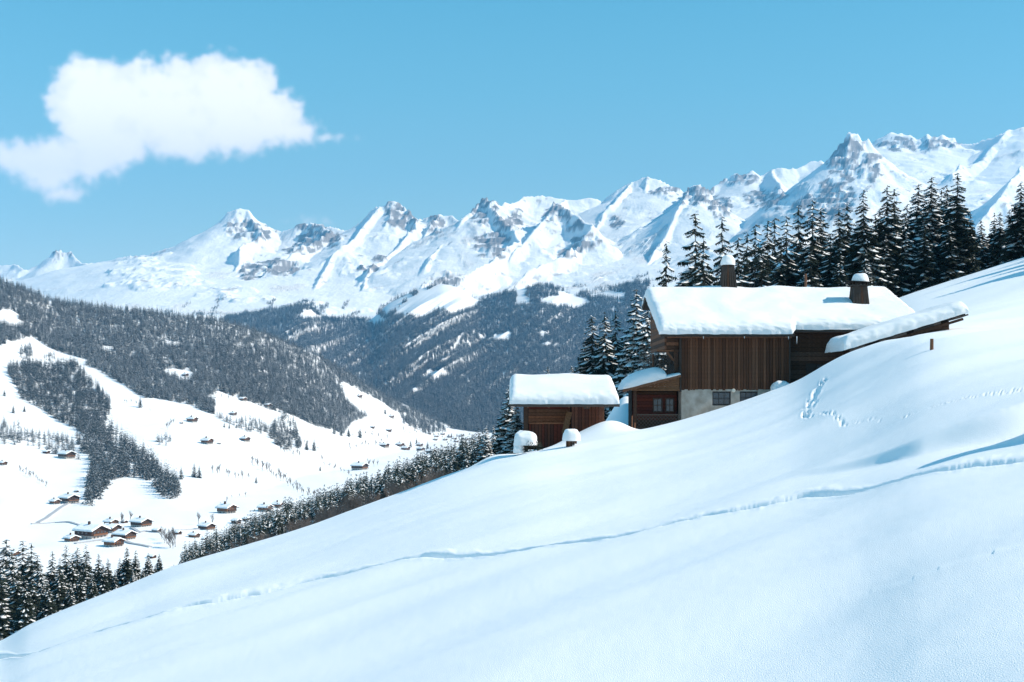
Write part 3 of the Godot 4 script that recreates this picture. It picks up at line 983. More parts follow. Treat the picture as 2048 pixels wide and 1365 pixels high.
func _lean_wall(deck: Callable) -> Mesh:
	var st := st_new()
	st.set_smooth_group(-1)
	var a := Vector3(22.0, 1.2, -75.75) - org
	var b := Vector3(27.6, 1.2, -75.75) - org
	var p := Vector3(22.0, deck.call(22.0, 0) - 0.16, -75.75) - org
	var q := Vector3(27.6, deck.call(27.6, 0) - 0.16, -75.75) - org
	var back := Vector3(0, 0, -3.6)
	for t in [a, p, q, a, q, b, b, q, q + back, b, q + back, b + back, a, p + back, p, a, a + back, p + back]: st.add_vertex(t)
	st.generate_normals()
	return st.commit()

func build_shed() -> void:
	var s := thing("shed", Vector3(3.1, -2.7, -73), "small dark timber shed under a thick slab of snow", "shed")
	var deck := func(_x: float, z: float) -> float: return 0.56 - 0.235 * absf(z + 76.2)
	box("core", Vector3(3.6, -3.4, -79.0), Vector3(5.5, -0.62, -73.05), M.wood_black, s)
	box("back_wall", Vector3(0.75, -3.4, -79.0), Vector3(3.6, -0.62, -74.2), M.wood_black, s)
	plank_row("plank", 3.62, 5.5, -3.2, -0.66, -73.05, 0.2, [M.shed_a, M.shed_b, M.shed_c], s)
	log_wall("board", 1.02, 3.6, -1.7, -0.7, -74.2, 0.2, [M.wood_tan2, M.wood_brown, M.wood_red], s)
	plank_row("plank", 1.02, 3.6, -3.2, -1.78, -73.6, 0.19, [M.shed_a, M.shed_b, M.wood_red], s)
	box("ledge", Vector3(1.02, -1.79, -73.7), Vector3(3.6, -1.70, -73.45), M.wood_tan2, s)
	box("corner_post", Vector3(0.72, -3.4, -73.3), Vector3(0.98, -0.66, -73.0), M.wood_dark, s)
	box("corner_post", Vector3(5.5, -3.2, -73.25), Vector3(5.62, -0.66, -73.02), M.wood_brown, s)
	bar("leaning_board", Vector3(3.18, -2.35, -72.85), Vector3(3.5, -1.05, -73.0), 0.1, 0.34, M.wood_tan, s, Vector3.RIGHT)
	box("sign_board", Vector3(4.36, -0.86, -73.0), Vector3(4.72, -0.68, -72.96), M.wood_grey, s)
	for e in [-71.5, -80.9]:
		bar("roof", Vector3(3.12, 0.50, -76.2), Vector3(3.12, deck.call(0, e) - 0.06, e), 6.62, 0.1, M.wood_grey_dark, s)
	for x in [0.95, 2.2, 3.4, 4.5, 5.4]: bar("rafter", Vector3(x, -0.73, -71.6), Vector3(x, -0.35, -73.2), 0.1, 0.1, M.wood_brown, s)
	box("fascia", Vector3(-0.18, -0.72, -71.5), Vector3(6.42, -0.62, -71.43), M.wood_grey, s)
	mesh_node("snow_cover", snow_slab(-0.16, 6.4, -80.9, -71.42, deck, 0.76, 0.5, 101, 100, 90, 0.05), M.snow_roof, s)

# ---------------------------------------------------------------- small things round the house
func post(called: String, px: float, py_top: float, py_foot: float, d: float, w: float, label: String, group := "") -> void:
	var a := at(px, py_foot, d)
	a.y = minf(a.y, ground(px, d)) - 0.2
	var b := at(px, py_top, d)
	var o := thing(called, a, label, "post", group)
	var m := st_new()
	m.set_smooth_group(-1)
	var lean := Vector3(rng.randf_range(-0.03, 0.03), 0, 0)
	for k in 7:
		var p := Vector3(cos(TAU * k / 7), 0, sin(TAU * k / 7)) * w
		var q := Vector3(cos(TAU * (k + 1) / 7), 0, sin(TAU * (k + 1) / 7)) * w
		var up := Vector3(0, b.y - a.y, 0) + lean
		for t in [p, p * 0.9 + up, q, q, p * 0.9 + up, q * 0.9 + up, p * 0.9 + up, up, q * 0.9 + up]: m.add_vertex(t)
	m.generate_normals()
	mesh_node("stake", m.commit(), M.wood_brown, o)

func build_small_things() -> void:
	# post with a loaf of snow on its box
	var p := at(1142, 897, 62)
	p.y = ground(1142, 62) - 0.15
	var o := thing("snow_capped_post", p, "short wooden box post wearing a round cap of snow below the shed", "post")
	var top := at(1142, 879, 62).y
	box("stake", Vector3(p.x - 0.25, p.y - 0.2, -62.12), Vector3(p.x - 0.15, top, -61.98), M.wood_dark, o)
	for k in 4: box("plank", Vector3(p.x - 0.15 + k * 0.115, p.y + 0.15 + k * 0.07, -62.1), Vector3(p.x - 0.04 + k * 0.115, top - 0.02, -62.02), [M.wood_brown, M.wood_dark, M.wood_grey_dark][k % 3], o)
	mesh_node("snow_cap", snow_dome(Vector3(p.x + 0.02, top - 0.08, -62.05), 0.47, 0.62, 0.45, 110, 2.6, 0.05), M.snow_roof, o)
	# bush with a heavy block of snow
	p = at(1053, 903, 66)
	p.y = ground(1053, 66)
	o = thing("bush", p, "dark evergreen bush bowed under a heavy block of snow beside the shed", "bush")
	var st := st_new()
	st.set_smooth_group(-1)
	for k in 900:
		var th := rng.randf() * TAU
		var ph := acos(rng.randf_range(-0.2, 1.0))
		var q := Vector3(cos(th) * sin(ph) * 0.62 + 0.26, cos(ph) * 0.62 + 0.22, sin(th) * sin(ph) * 0.7) * rng.randf_range(0.85, 1.05)
		var a := Vector3(rng.randf_range(-1, 1), rng.randf_range(-1, 1), rng.randf_range(-1, 1)) * 0.07
		var b := Vector3(rng.randf_range(-1, 1), rng.randf_range(-1, 1), rng.randf_range(-1, 1)) * 0.07
		for t in [q, q + a, q + b]: st.add_vertex(t)
	st.generate_normals()
	mesh_node("foliage", st.commit(), M.needles, o)
	mesh_node("snow_block", snow_dome(p + Vector3(-0.06, 0.42, -0.05), 0.66, 0.78, 0.6, 112, 3.0, 0.08), M.snow_roof, o)
	mesh_node("snow_block", snow_dome(p + Vector3(-0.42, 0.0, 0.05), 0.3, 0.75, 0.45, 113, 2.6, 0.08), M.snow_roof, o)
	# lump of snow against the plaster wall
	p = at(1562, 792, 78.6)
	p.y = ground(1562, 78.6) - 0.4
	o = thing("snow_mound", p, "rounded block of snow against the chalet's plaster wall", "snow pile")
	mesh_node("snow", snow_dome(p, 0.68, at(1562, 763, 78.6).y - p.y, 0.6, 115, 2.8, 0.06), M.snow_roof, o)
	post("wooden_stake", 1864, 678, 700, -on_slope(1864, 697).z, 0.075, "lone wooden stake leaning out of the snow right of the chalet")
	post("fence_post", 1264, 832, 860, 76.0, 0.05, "taller grey post in front of the porch lattice")
	post("fence_post", 1270, 846, 862, 74.5, 0.05, "shorter grey post in front of the porch lattice")
	post("fence_post", 1323, 849, 860, 74.0, 0.04, "stub of a post at the snow edge below the lattice")
	post("pole", 1612, 548, 640, 104.0, 0.12, "stub of a thick wooden pole behind the chalet roof ridge")
	# bare climber and poles under the jutting gable
	var w := at(1318, 748, 84)
	post("pole", 1306, 708, 790, 83.0, 0.06, "thin upright pole under the jutting chalet gable")
	w.y -= 1.0
	bare(5, w, 3.2, "tangled brown bush beneath the chalet's jutting gable", "", "bush", "bush")

# ---------------------------------------------------------------- farmhouses down in the valley
func gable_body(l: float, w: float, y0: float, y1: float, rise: float) -> Mesh:
	# walls of a house whose ridge runs along x, with pentagon ends
	var st := st_new()
	st.set_smooth_group(-1)
	var a := l / 2
	var b := w / 2
	var c := [Vector3(-a, y0, -b), Vector3(a, y0, -b), Vector3(a, y0, b), Vector3(-a, y0, b)]
	var e := [Vector3(-a, y1, -b), Vector3(a, y1, -b), Vector3(a, y1, b), Vector3(-a, y1, b)]
	var r0 := Vector3(-a, y1 + rise, 0)
	var r1 := Vector3(a, y1 + rise, 0)
	for k in 4:
		var n := (k + 1) % 4
		for t in [c[k], c[n], e[n], c[k], e[n], e[k]]: st.add_vertex(t)
	if rise > 0.0: for t in [e[1], e[2], r1, e[3], e[0], r0, e[0], e[1], r1, e[0], r1, r0, e[2], e[3], r0, e[2], r0, r1]: st.add_vertex(t)
	st.generate_normals()
	return st.commit()

var farm_first := {}
func farm_proto(kind: int) -> Node3D:
	# sizes for kinds: 0 farmhouse, 1 cottage, 2 hut
	var l: float = [13.0, 9.0, 5.0][kind]
	var w: float = [11.0, 8.0, 4.2][kind]
	var h0: float = [2.4, 2.0, 0.5][kind]
	var h1: float = [5.2, 4.4, 2.6][kind]
	var rise := w * 0.21
	var timber: Material = [M.farm_brown, M.farm_tan, M.farm_brown][kind]
	var o := Node3D.new()
	org = Vector3.ZERO
	mesh_node("base_wall", gable_body(l, w, -2.0, h0, 0.0), M.farm_plaster, o)
	mesh_node("timber_wall", gable_body(l + 0.3, w + 0.3, h0, h1, rise), timber, o)
	var roof := st_new()
	var ov := 1.3 if kind < 2 else 0.7
	var k := rise / (w / 2.0)
	for s in [-1, 1]: st_bar(roof, Vector3(0.3, h1 + rise + 0.12, 0), Vector3(0.3, h1 + 0.12 - k * ov, s * (w / 2 + ov)), l + 2 * ov, 0.22)
	mesh_node("roof", roof.commit(), M.wood_dark, o)
	var deck := func(_x: float, z: float) -> float: return h1 + rise + 0.2 - k * absf(z)
	mesh_node("snow_cover", snow_slab(0.3 - l / 2 - ov, 0.3 + l / 2 + ov, -w / 2 - ov, w / 2 + ov, deck, 0.8 if kind < 2 else 0.6, 0.6, 200 + kind, 14, 16), M.snow_roof, o)
	if kind < 2:
		box("balcony", Vector3(l / 2 + 0.16, h0 + 0.1, -w / 2 + 0.6), Vector3(l / 2 + 1.15, h0 + 1.0, w / 2 - 0.6), M.farm_tan if kind == 0 else M.farm_brown, o)
		box("chimney", Vector3(-1.0, h1 + rise - 0.4, 0.5), Vector3(0.1, h1 + rise + 2.2, 1.5), M.wood_dark, o)
	for n in ([-3.6, -1.2, 1.2, 3.6] if kind == 0 else [-2.2, 0.0, 2.2] if kind == 1 else [0.0]):
		box("window", Vector3(l / 2 + 0.1, h0 * 0.35, n - 0.5), Vector3(l / 2 + 0.13 if kind == 2 else l / 2 + 0.05, h0 * 0.35 + 1.1, n + 0.5), M.pane, o)
		if kind < 2: box("window", Vector3(l / 2 + 0.12, h0 + 1.15, n - 0.5), Vector3(l / 2 + 0.22, h0 + 2.15, n + 0.5), M.pane, o)
	for n in ([-4.0, -1.0, 2.0] if kind == 0 else [-2.2, 1.2] if kind == 1 else []):
		box("window", Vector3(n, h0 * 0.3, w / 2 - 0.03), Vector3(n + 1.0, h0 * 0.3 + 1.1, w / 2 + 0.06), M.pane, o)
		box("window", Vector3(n, h0 + 0.9, w / 2 + 0.1), Vector3(n + 1.0, h0 + 1.9, w / 2 + 0.21), M.pane, o)
	return o

func farm(px: float, py: float, wpx: float, kind: int, label: String, group := "", turn := 0.55) -> void:
	var q := on_hill(px, py)
	var o: Node3D
	if farm_first.has(kind): o = farm_first[kind].duplicate()
	else:
		o = farm_proto(kind)
		farm_first[kind] = o
	o.name = numbered(["farmhouse", "cottage", "hut"][kind])
	add_child(o)
	for meta in ["label", "group"]: if o.has_meta(meta): o.remove_meta(meta)
	tag(o, label, ["farmhouse", "cottage", "hut"][kind], group)
	o.position = q + Vector3(0, -0.8, 0)
	o.rotation.y = -turn + rng.randf_range(-0.15, 0.15)
	var k: float = wpx * (0.98 if py > 910.0 else 0.82) * -q.z / F / [15.5, 11.5, 6.2][kind]
	o.scale = Vector3.ONE * k

# ---------------------------------------------------------------- the sky
func build_sky() -> PanoramaSkyMaterial:
	var ramp := Image.create(4, 1024, false, Image.FORMAT_RGBF)
	var stops := [[-90.0, Color(0.45, 0.6, 0.7)], [-2.0, Color(0.42, 0.66, 0.80)], [3.0, Color(0.31, 0.615, 0.80)], [8.0, Color(0.205, 0.54, 0.755)], [14.0, Color(0.125, 0.45, 0.70)], [20.0, Color(0.075, 0.36, 0.62)], [40.0, Color(0.045, 0.27, 0.52)], [90.0, Color(0.03, 0.2, 0.42)]]
	for j in 1024:
		var el := 90.0 - (j + 0.5) / 1024.0 * 180.0
		var c: Color = stops[0][1]
		for k in stops.size() - 1:
			if el >= stops[k][0]:
				var lo: float = stops[k][0]
				var hi: float = stops[k + 1][0]
				c = stops[k][1].lerp(stops[k + 1][1], clampf((el - lo) / (hi - lo), 0, 1))
		for i in 4: ramp.set_pixel(i, j, c * Color(0.98, 0.91, 0.81) + Color(0.58, 0.50, 0.44) * exp(-maxf(el, 0.0) / 5.5))
	ramp.resize(4096, 2048, Image.INTERPOLATE_BILINEAR)
	# one cumulus: loaves (in the same bearings as the photograph's), ragged by noise
	var loaf := [[165, 165, 62, 52], [150, 205, 58, 60], [200, 190, 90, 70], [190, 250, 80, 50], [250, 205, 120, 84], [340, 215, 150, 100], [440, 190, 100, 82], [432, 150, 46, 46], [505, 180, 52, 62], [540, 235, 66, 62], [470, 250, 130, 62], [590, 262, 52, 32], [640, 274, 50, 9], [380, 285, 120, 40], [55, 318, 68, 42], [15, 316, 50, 34], [120, 318, 80, 52], [190, 310, 70, 58], [240, 290, 70, 50], [100, 350, 80, 40], [125, 385, 40, 24], [620, 442, 20, 5]]
	var n1 := noise(7, 46.0, 5)
	var n2 := noise(8, 90.0, 4)
	var n3 := noise(9, 20.0, 3)
	for j in range(560, 1010):
		for ii in range(-390, 30):
			var i := posmod(ii, 4096)
			var az := (ii + 0.5) / 4096.0 * TAU
			var el := PI / 2 - (j + 0.5) / 2048.0 * PI
			var px := 1024.0 + F * tan(az)
			var py := HZ - F * tan(el) / cos(az)
			if px < -160.0 or px > 760.0 or py > 470.0: continue
			var f := -1.0
			for l in loaf:
				var e := Vector2((px - l[0]) / l[2], (py - l[1]) / l[3])
				var k := (1.0 - e.length()) * minf(l[3], 50.0) / 50.0
				f = maxf(f, k) + 0.12 * maxf(0.0, minf(f, k) + 0.2)
			f += 0.30 * n1.get_noise_2d(px, py * 1.15) + 0.10 * n2.get_noise_2d(px, py)
			var soft := lerpf(0.28, 0.52, smoothstep(200.0, 330.0, py))
			var a := smoothstep(-0.14, soft, f + 0.10 * n3.get_noise_2d(px, py))
			if a <= 0.0: continue
			var sky := ramp.get_pixel(i, j)
			var shade := smoothstep(-0.1, 0.8, f + 0.4 * n2.get_noise_2d(px + 300, py * 1.3)) * (1.0 - 0.6 * smoothstep(200.0, 330.0, py))
			var white := Color(0.90, 0.91, 0.97).lerp(Color(1.12, 1.09, 1.07), shade)
			ramp.set_pixel(i, j, sky.lerp(white, a * 0.97))
	var m := PanoramaSkyMaterial.new()
	m.panorama = ImageTexture.create_from_image(ramp)
	return m

# ---------------------------------------------------------------- materials
func build_materials() -> void:
	var grain := noise(41, 26.0, 4)
	var fine := noise(42, 9.0, 4)
	fine.noise_type = FastNoiseLite.TYPE_SIMPLEX
	var bumps := noise_tex(fine, 512, Color(0, 0, 0), Color(1, 1, 1))
	var sn := mat("snow_near", lin(0.9, 0.91, 0.92), 0.6)
	sn.heightmap_enabled = true
	sn.heightmap_texture = bumps
	sn.heightmap_scale = 0.6
	sn.uv1_triplanar = true
	sn.uv1_world_triplanar = true
	sn.uv1_scale = Vector3.ONE * 0.8
	var sr := mat("snow_roof", lin(0.9, 0.91, 0.92), 0.6)
	sr.heightmap_enabled = true
	sr.heightmap_texture = bumps
	sr.heightmap_scale = 2.5
	sr.uv1_triplanar = true
	sr.uv1_world_triplanar = true
	sr.uv1_scale = Vector3.ONE * 0.5
	mat("snow_far", lin(0.9, 0.91, 0.92), 0.7)
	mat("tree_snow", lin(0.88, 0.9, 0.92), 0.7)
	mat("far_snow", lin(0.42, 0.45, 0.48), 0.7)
	var rs := mat("rock_snow", Color.WHITE, 0.8)
	rs.vertex_color_use_as_albedo = true
	rs.heightmap_enabled = true
	rs.heightmap_texture = noise_tex(grain, 512, Color(0, 0, 0), Color(1, 1, 1))
	rs.heightmap_scale = 220.0
	rs.uv1_triplanar = true
	rs.uv1_world_triplanar = true
	rs.uv1_scale = Vector3.ONE * 0.0022
	mat("road", lin(0.42, 0.43, 0.45), 0.9)
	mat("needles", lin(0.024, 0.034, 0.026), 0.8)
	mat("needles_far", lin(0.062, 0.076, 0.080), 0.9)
	mat("bark", lin(0.06, 0.045, 0.035), 0.9)
	mat("twigs", lin(0.13, 0.108, 0.097), 0.9)
	var wood := noise_tex(noise(43, 22.0, 5), 512, Color(0.42, 0.42, 0.42), Color(1, 1, 1))
	var up := Vector3(7.0, 0.22, 7.0)
	var along := Vector3(0.2, 2.8, 0.2)
	mat("planks_a", lin(0.199, 0.095, 0.057), 0.85, wood, up)
	mat("planks_b", lin(0.247, 0.116, 0.067), 0.85, wood, up)
	mat("planks_c", lin(0.151, 0.074, 0.047), 0.85, wood, up)
	mat("planks_d", lin(0.290, 0.146, 0.089), 0.85, wood, up)
	mat("shed_a", lin(0.250, 0.099, 0.063), 0.85, wood, up)
	mat("shed_b", lin(0.186, 0.077, 0.057), 0.85, wood, up)
	mat("shed_c", lin(0.310, 0.135, 0.089), 0.85, wood, up)
	mat("wood_dark", lin(0.144, 0.083, 0.057), 0.85, wood, along)
	mat("wood_dark2", lin(0.188, 0.105, 0.071), 0.85, wood, along)
	mat("wood_brown", lin(0.352, 0.175, 0.106), 0.85, wood, along)
	mat("wood_log", lin(0.269, 0.151, 0.106), 0.85, wood, along)
	mat("wood_log2", lin(0.208, 0.128, 0.095), 0.85, wood, along)
	mat("wood_red", lin(0.288, 0.079, 0.052), 0.85, wood, along)
	mat("wood_red2", lin(0.217, 0.067, 0.050), 0.85, wood, along)
	mat("wood_tan", lin(0.333, 0.179, 0.097), 0.85, wood, along)
	mat("wood_tan2", lin(0.622, 0.263, 0.143), 0.85, wood, along)
	mat("wood_grey", lin(0.204, 0.156, 0.131), 0.85, wood, up)
	mat("wood_grey_dark", lin(0.105, 0.088, 0.078), 0.85, wood, up)
	mat("wood_black", lin(0.012, 0.008, 0.006), 0.9)
	mat("frame_dark", lin(0.05, 0.05, 0.052), 0.6)
	mat("plaster", lin(0.50, 0.47, 0.43), 0.9, noise_tex(noise(44, 120.0, 5), 512, Color(0.80, 0.78, 0.75), Color(1, 1, 1)), Vector3.ONE * 0.3)
	mat("lamp_white", lin(0.7, 0.68, 0.6), 0.4)
	var pane := mat("pane", lin(0.05, 0.06, 0.07), 0.12)
	pane.metallic_specular = 0.6
	var ice := mat("ice", lin(0.75, 0.8, 0.85), 0.15)
	ice.metallic_specular = 0.5
	mat("farm_brown", lin(0.075, 0.045, 0.034), 0.9)
	mat("farm_tan", lin(0.20, 0.095, 0.052), 0.9)
	mat("farm_plaster", lin(0.42, 0.39, 0.36), 0.9)

# ---------------------------------------------------------------- everything
func _ready() -> void:
	var cam := Camera3D.new()
	cam.name = "camera"
	cam.projection = Camera3D.PROJECTION_FRUSTUM
	cam.near = 0.1
	cam.far = 30000.0
	cam.size = 0.1 * 1365.0 / F
	cam.frustum_offset = Vector2(0, 0.1 * (HZ - 682.5) / F)
	add_child(cam)
	cam.current = true
	var we := WorldEnvironment.new()
	we.name = "sky"
	var env := Environment.new()
	env.background_mode = Environment.BG_SKY
	env.sky = Sky.new()
	env.sky.sky_material = build_sky()
	env.background_energy_multiplier = 1.0
	env.tonemap_mode = Environment.TONE_MAPPER_LINEAR
	env.tonemap_exposure = 1.33
	env.fog_enabled = true
	env.fog_density = 0.000065
	env.fog_light_color = Color(0.42, 0.76, 1.0)
	env.sdfgi_enabled = true
	env.ssao_enabled = true
	env.ssil_enabled = true
	we.environment = env
	add_child(we)
	var sun := DirectionalLight3D.new()
	sun.name = "sun"
	sun.light_energy = 1.6
	sun.light_color = Color(1.0, 0.95, 0.89)
	sun.light_angular_distance = 0.5
	sun.shadow_enabled = true
	add_child(sun)
	sun.look_at_from_position(Vector3(0.76, 0.62, 0.05) * 100.0, Vector3.ZERO)

	n_wind = noise(11, 5.0, 2)
	n_soft = noise(12, 15.0, 2)
	n_fine = noise(13, 0.5, 3)
	n_rip = noise(17, 1.7, 2)
	n_lip = noise(14, 110.0, 3)
	n_hill = noise(15, 160.0, 3)
	n_gully = noise(16, 260.0, 4, true)
	build_materials()
	tab_lift = PackedFloat32Array()
	for i in 985: tab_lift.append(tab(T_LIFT, -260.0 + i * 2.6))
	build_slope()
	build_valley()
	build_foothill()
	build_range()
	build_tree_kinds()
	build_chalet()
	build_shed()
	build_small_things()
	build_trees()
	build_valley_trees()
	build_farms()

func build_tree_kinds() -> void:
	rng.seed = 21
	for k in 5: spruces.append(spruce(100 + k, 0.17 + 0.012 * (k % 3), 2, 0.62))
	for k in 4: spruces.append(spruce(150 + k, 0.165 + 0.012 * (k % 3), 2, 0.34))
	for k in 2: spruces.append(spruce(170 + k, 0.185, 2, 0.95))
	for k in 4: firs.append(spruce(200 + k, 0.21 + 0.02 * (k % 3), 1, 0.36))
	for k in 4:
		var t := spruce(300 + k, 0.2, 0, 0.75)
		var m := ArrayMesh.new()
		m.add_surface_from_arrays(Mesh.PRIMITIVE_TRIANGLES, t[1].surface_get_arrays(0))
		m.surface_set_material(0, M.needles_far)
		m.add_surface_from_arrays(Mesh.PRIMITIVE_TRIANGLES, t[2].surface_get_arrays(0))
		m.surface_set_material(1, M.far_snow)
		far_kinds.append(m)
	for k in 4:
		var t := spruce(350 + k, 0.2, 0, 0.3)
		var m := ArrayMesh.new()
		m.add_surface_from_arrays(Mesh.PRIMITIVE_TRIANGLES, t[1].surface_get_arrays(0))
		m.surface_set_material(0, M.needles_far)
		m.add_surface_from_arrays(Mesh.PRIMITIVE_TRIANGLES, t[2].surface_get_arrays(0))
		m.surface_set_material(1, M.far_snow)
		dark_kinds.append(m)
	for k in 3:
		var m := ArrayMesh.new()
		m.add_surface_from_arrays(Mesh.PRIMITIVE_TRIANGLES, firs[k][1].surface_get_arrays(0))
		m.surface_set_material(0, M.needles)
		m.add_surface_from_arrays(Mesh.PRIMITIVE_TRIANGLES, firs[k][2].surface_get_arrays(0))
		m.surface_set_material(1, M.tree_snow)
		mid_kinds.append(m)
	for k in 4: bares.append(bare_tree(400 + k, false))
	for k in 3: bares.append(bare_tree(500 + k, true))

func build_trees() -> void:
	rng.seed = 22
	# the wood behind the chalet, on the upper slope
	var wood := "dark snow-laden spruce in the wood behind the chalet"
	for q in [[1509, 455, 175], [1536, 447, 170], [1548, 442, 185], [1575, 438, 160], [1602, 414, 172], [1627, 406, 165], [1644, 416, 180], [1682, 419, 170], [1699, 408, 178], [1792, 379, 178], [1835, 368, 172], [1882, 379, 185], [1893, 373, 180], [1963, 441, 170], [1987, 427, 178], [2001, 425, 168], [1476, 480, 168], [1490, 470, 190], [1660, 470, 158], [1715, 450, 160], [1750, 430, 165], [1810, 430, 160], [1850, 440, 158], [1900, 440, 158], [1940, 470, 165], [1560, 500, 158], [1590, 480, 190], [1620, 490, 155], [1490, 500, 195], [1515, 490, 205], [1545, 495, 200], [1580, 505, 195], [1610, 490, 205], [1640, 495, 200], [1670, 480, 200], [1700, 490, 195], [1735, 480, 200], [1765, 490, 205], [1800, 480, 200], [1830, 470, 200], [1870, 470, 205], [1960, 480, 195], [1985, 470, 200], [2025, 450, 180], [1525, 500, 150], [1770, 470, 158], [1730, 500, 152], [1680, 500, 150], [1940, 430, 200], [2020, 420, 195], [2075, 400, 175], [2110, 380, 170], [2150, 350, 175], [1650, 440, 195], [1760, 420, 200], [1815, 410, 200]]:
		var zone := "left of the second chimney" if q[0] < 1660 else "around the second chimney" if q[0] < 1780 else "above the lean-to" if q[0] < 1930 else "at the right edge of the picture"
		tree_to(q[0], q[1], q[2], 1.25, wood + ", " + zone, "spruces of the wood behind the chalet, " + zone)
	tree_to(1728, 384, 158, 1.3, "tall spruce with drooping tiers right above the chalet's second chimney")
	tree_to(1775, 374, 160, 1.2, "slender tall spruce right of the chalet's second chimney, left of its twin tops")
	tree_to(1862, 354, 165, 1.25, "second tallest spruce of the wood behind the chalet, left of the tallest")
	tree_to(1914, 349, 160, 1.35, "tallest spruce of the wood behind the chalet")
	tree_to(2043, 365, 150, 1.35, "tall spruce cut by the right edge of the picture")
	tree_to(1396, 428, 128, 1.3, "broad snowy spruce left of the chalet's ridge chimney")
	tree_to(1412, 480, 118, 1.25, "snow-plastered spruce in front of the broad one by the ridge chimney")
	tree_to(1450, 438, 150, 1.05, "dark spruce standing right behind the chalet's ridge chimney")
	tree_to(1334, 486, 122, 0.95, "slim snowy spruce above the left end of the chalet's ridge")
	tree_to(1360, 545, 130, 1.2, "low snowy spruce filling the gap above the chalet's roof, left part")
	tree_to(1274, 581, 108, 1.35, "big spruce with bright snow stripes left of the chalet's gable")
	tree_to(1298, 603, 100, 1.4, "spruce smothered in snow just beside the chalet's gable")
	tree_to(1320, 640, 96, 1.6, "spruce white with snow seen beneath the chalet's jutting gable")
	tree_to(1187, 633, 130, 1.25, "leftmost of the three spruces between shed and chalet")
	tree_to(1210, 628, 124, 1.2, "middle of the three spruces between shed and chalet")
	tree_to(1232, 625, 128, 1.2, "rightmost of the three spruces between shed and chalet")
	tree_to(1165, 690, 135, 1.2, "shorter spruce above the right half of the shed roof")
	tree_to(1250, 690, 112, 1.3, "lower dark spruce right of the shed roof")
	tree_to(1097, 733, 120, 1.0, "treetop peeping over the middle of the shed roof")
	tree_to(1142, 732, 118, 1.1, "snowy treetop peeping over the shed roof, right of the middle")
	tree_to(1016, 772, 84, 1.35, "snow-laden spruce at the left end of the shed", "", 0.4)
	tree_to(1032, 805, 80, 1.5, "drooping white branched spruce touching the shed's left corner", "", 0.4)
	tree_to(971, 853, 92, 1.25, "small spruce left of the shed, left of its pair", "", 0.4)
	tree_to(987, 852, 95, 1.1, "small spruce left of the shed, right of its pair", "", 0.4)
	# the wood goes on to the right, out of the picture, and shades the top of the slope
	for q in [[2140, 380, 116], [2170, 330, 124], [2205, 350, 131], [2240, 280, 138], [2290, 300, 120], [2330, 260, 128], [2380, 230, 135], [2430, 210, 124]]:
		tree_to(q[0], q[1], q[2], 1.3, "spruce of the wood where it goes on beyond the right edge", "spruces beyond the right edge")
	# the stand at the lower left, beyond the edge of the slope
	var low := "tall spruce in the stand at the slope's lower left edge"
	for q in [[8, 1079, 235], [44, 1083, 240], [60, 1088, 228], [102, 1105, 232], [133, 1093, 240], [152, 1096, 250], [171, 1091, 238], [196, 1110, 232], [215, 1119, 246], [253, 1096, 238], [270, 1101, 244], [297, 1107, 252], [318, 1108, 262], [347, 1129, 280], [25, 1120, 215], [80, 1130, 212], [118, 1140, 210], [160, 1140, 212], [230, 1140, 225], [185, 1150, 205], [-20, 1075, 240], [-50, 1090, 235], [20, 1105, 225], [75, 1112, 222], [120, 1118, 226], [145, 1110, 230], [170, 1125, 222], [205, 1130, 220], [240, 1118, 240], [265, 1140, 232], [310, 1130, 255], [330, 1140, 262], [0, 1120, 205], [35, 1140, 196], [65, 1150, 196], [-30, 1110, 210], [0, 1150, 190], [50, 1160, 185], [95, 1165, 190], [140, 1165, 195], [285, 1135, 235]]:
		var zone: String = "in its leftmost part" if q[0] < 70 else "in its middle" if q[0] < 205 else "towards its right end"
		tree_to(q[0], q[1], q[2], 1.4, low + ", " + zone, "spruces of the stand at lower left, " + zone)
	# the belt of trees along the far edge of the slope
	var belt := "snow-dusted spruce in the tree belt along the slope's far edge"
	for k in 170:
		var px := lerpf(362.0, 968.0, pow(rng.randf(), 0.85))
		var d := rng.randf_range(300.0, 760.0)
		var g := ground(px, d)
		var top_row := tab(T_S, px) - rng.randf_range(44.0, 80.0) * (0.72 + 0.28 * smoothstep(340.0, 560.0, px))
		plant(firs, rng.randi() % 4, Vector3((px - 1024.0) / F * d, g - 0.3, -d), (HZ - top_row) / F * d - g, rng.randf_range(1.1, 1.45), rng.randf() * TAU, belt + (", lower left third" if px < 560 else ", middle third" if px < 760 else ", upper third near the shed"), "spruces of the belt along the slope" + (", lower left" if px < 560 else ", middle" if px < 760 else ", upper"))
	var more := []
	for k in 760:
		var px := lerpf(362.0, 968.0, pow(rng.randf(), 0.85))
		var d := rng.randf_range(280.0, 700.0)
		var g := ground(px, d)
		more.append([Vector3((px - 1024.0) / F * d, g - 0.3, -d), (HZ - (tab(T_S, px) - rng.randf_range(28.0, 74.0) * (0.72 + 0.28 * smoothstep(340.0, 560.0, px)))) / F * d - g])
	scatter("forest", "smaller conifers between the trees of the belt along the slope", more, mid_kinds)
	for k in 46:
		var px := rng.randf_range(640.0, 900.0) if k < 34 else rng.randf_range(380.0, 640.0)
		var d := rng.randf_range(150.0, 330.0)
		bare(4 + k % 3, Vector3((px - 1024.0) / F * d, ground(px, d) - 0.3, -d), rng.randf_range(2.2, 3.6), "brown leafless shrub at the foot of the tree belt", "leafless shrubs at the tree belt", "shrub", "shrub")
	for q in [[1500, 520, 165], [1470, 530, 150], [1535, 520, 160]]:
		bare(rng.randi() % 3, Vector3((q[0] - 1024.0) / F * q[2], ground(q[0], q[2]), -q[2]), (HZ - q[1]) / F * q[2] - ground(q[0], q[2]) + 2.5, "leafless brown tree among the spruces behind the chalet's roof", "leafless trees behind the chalet")

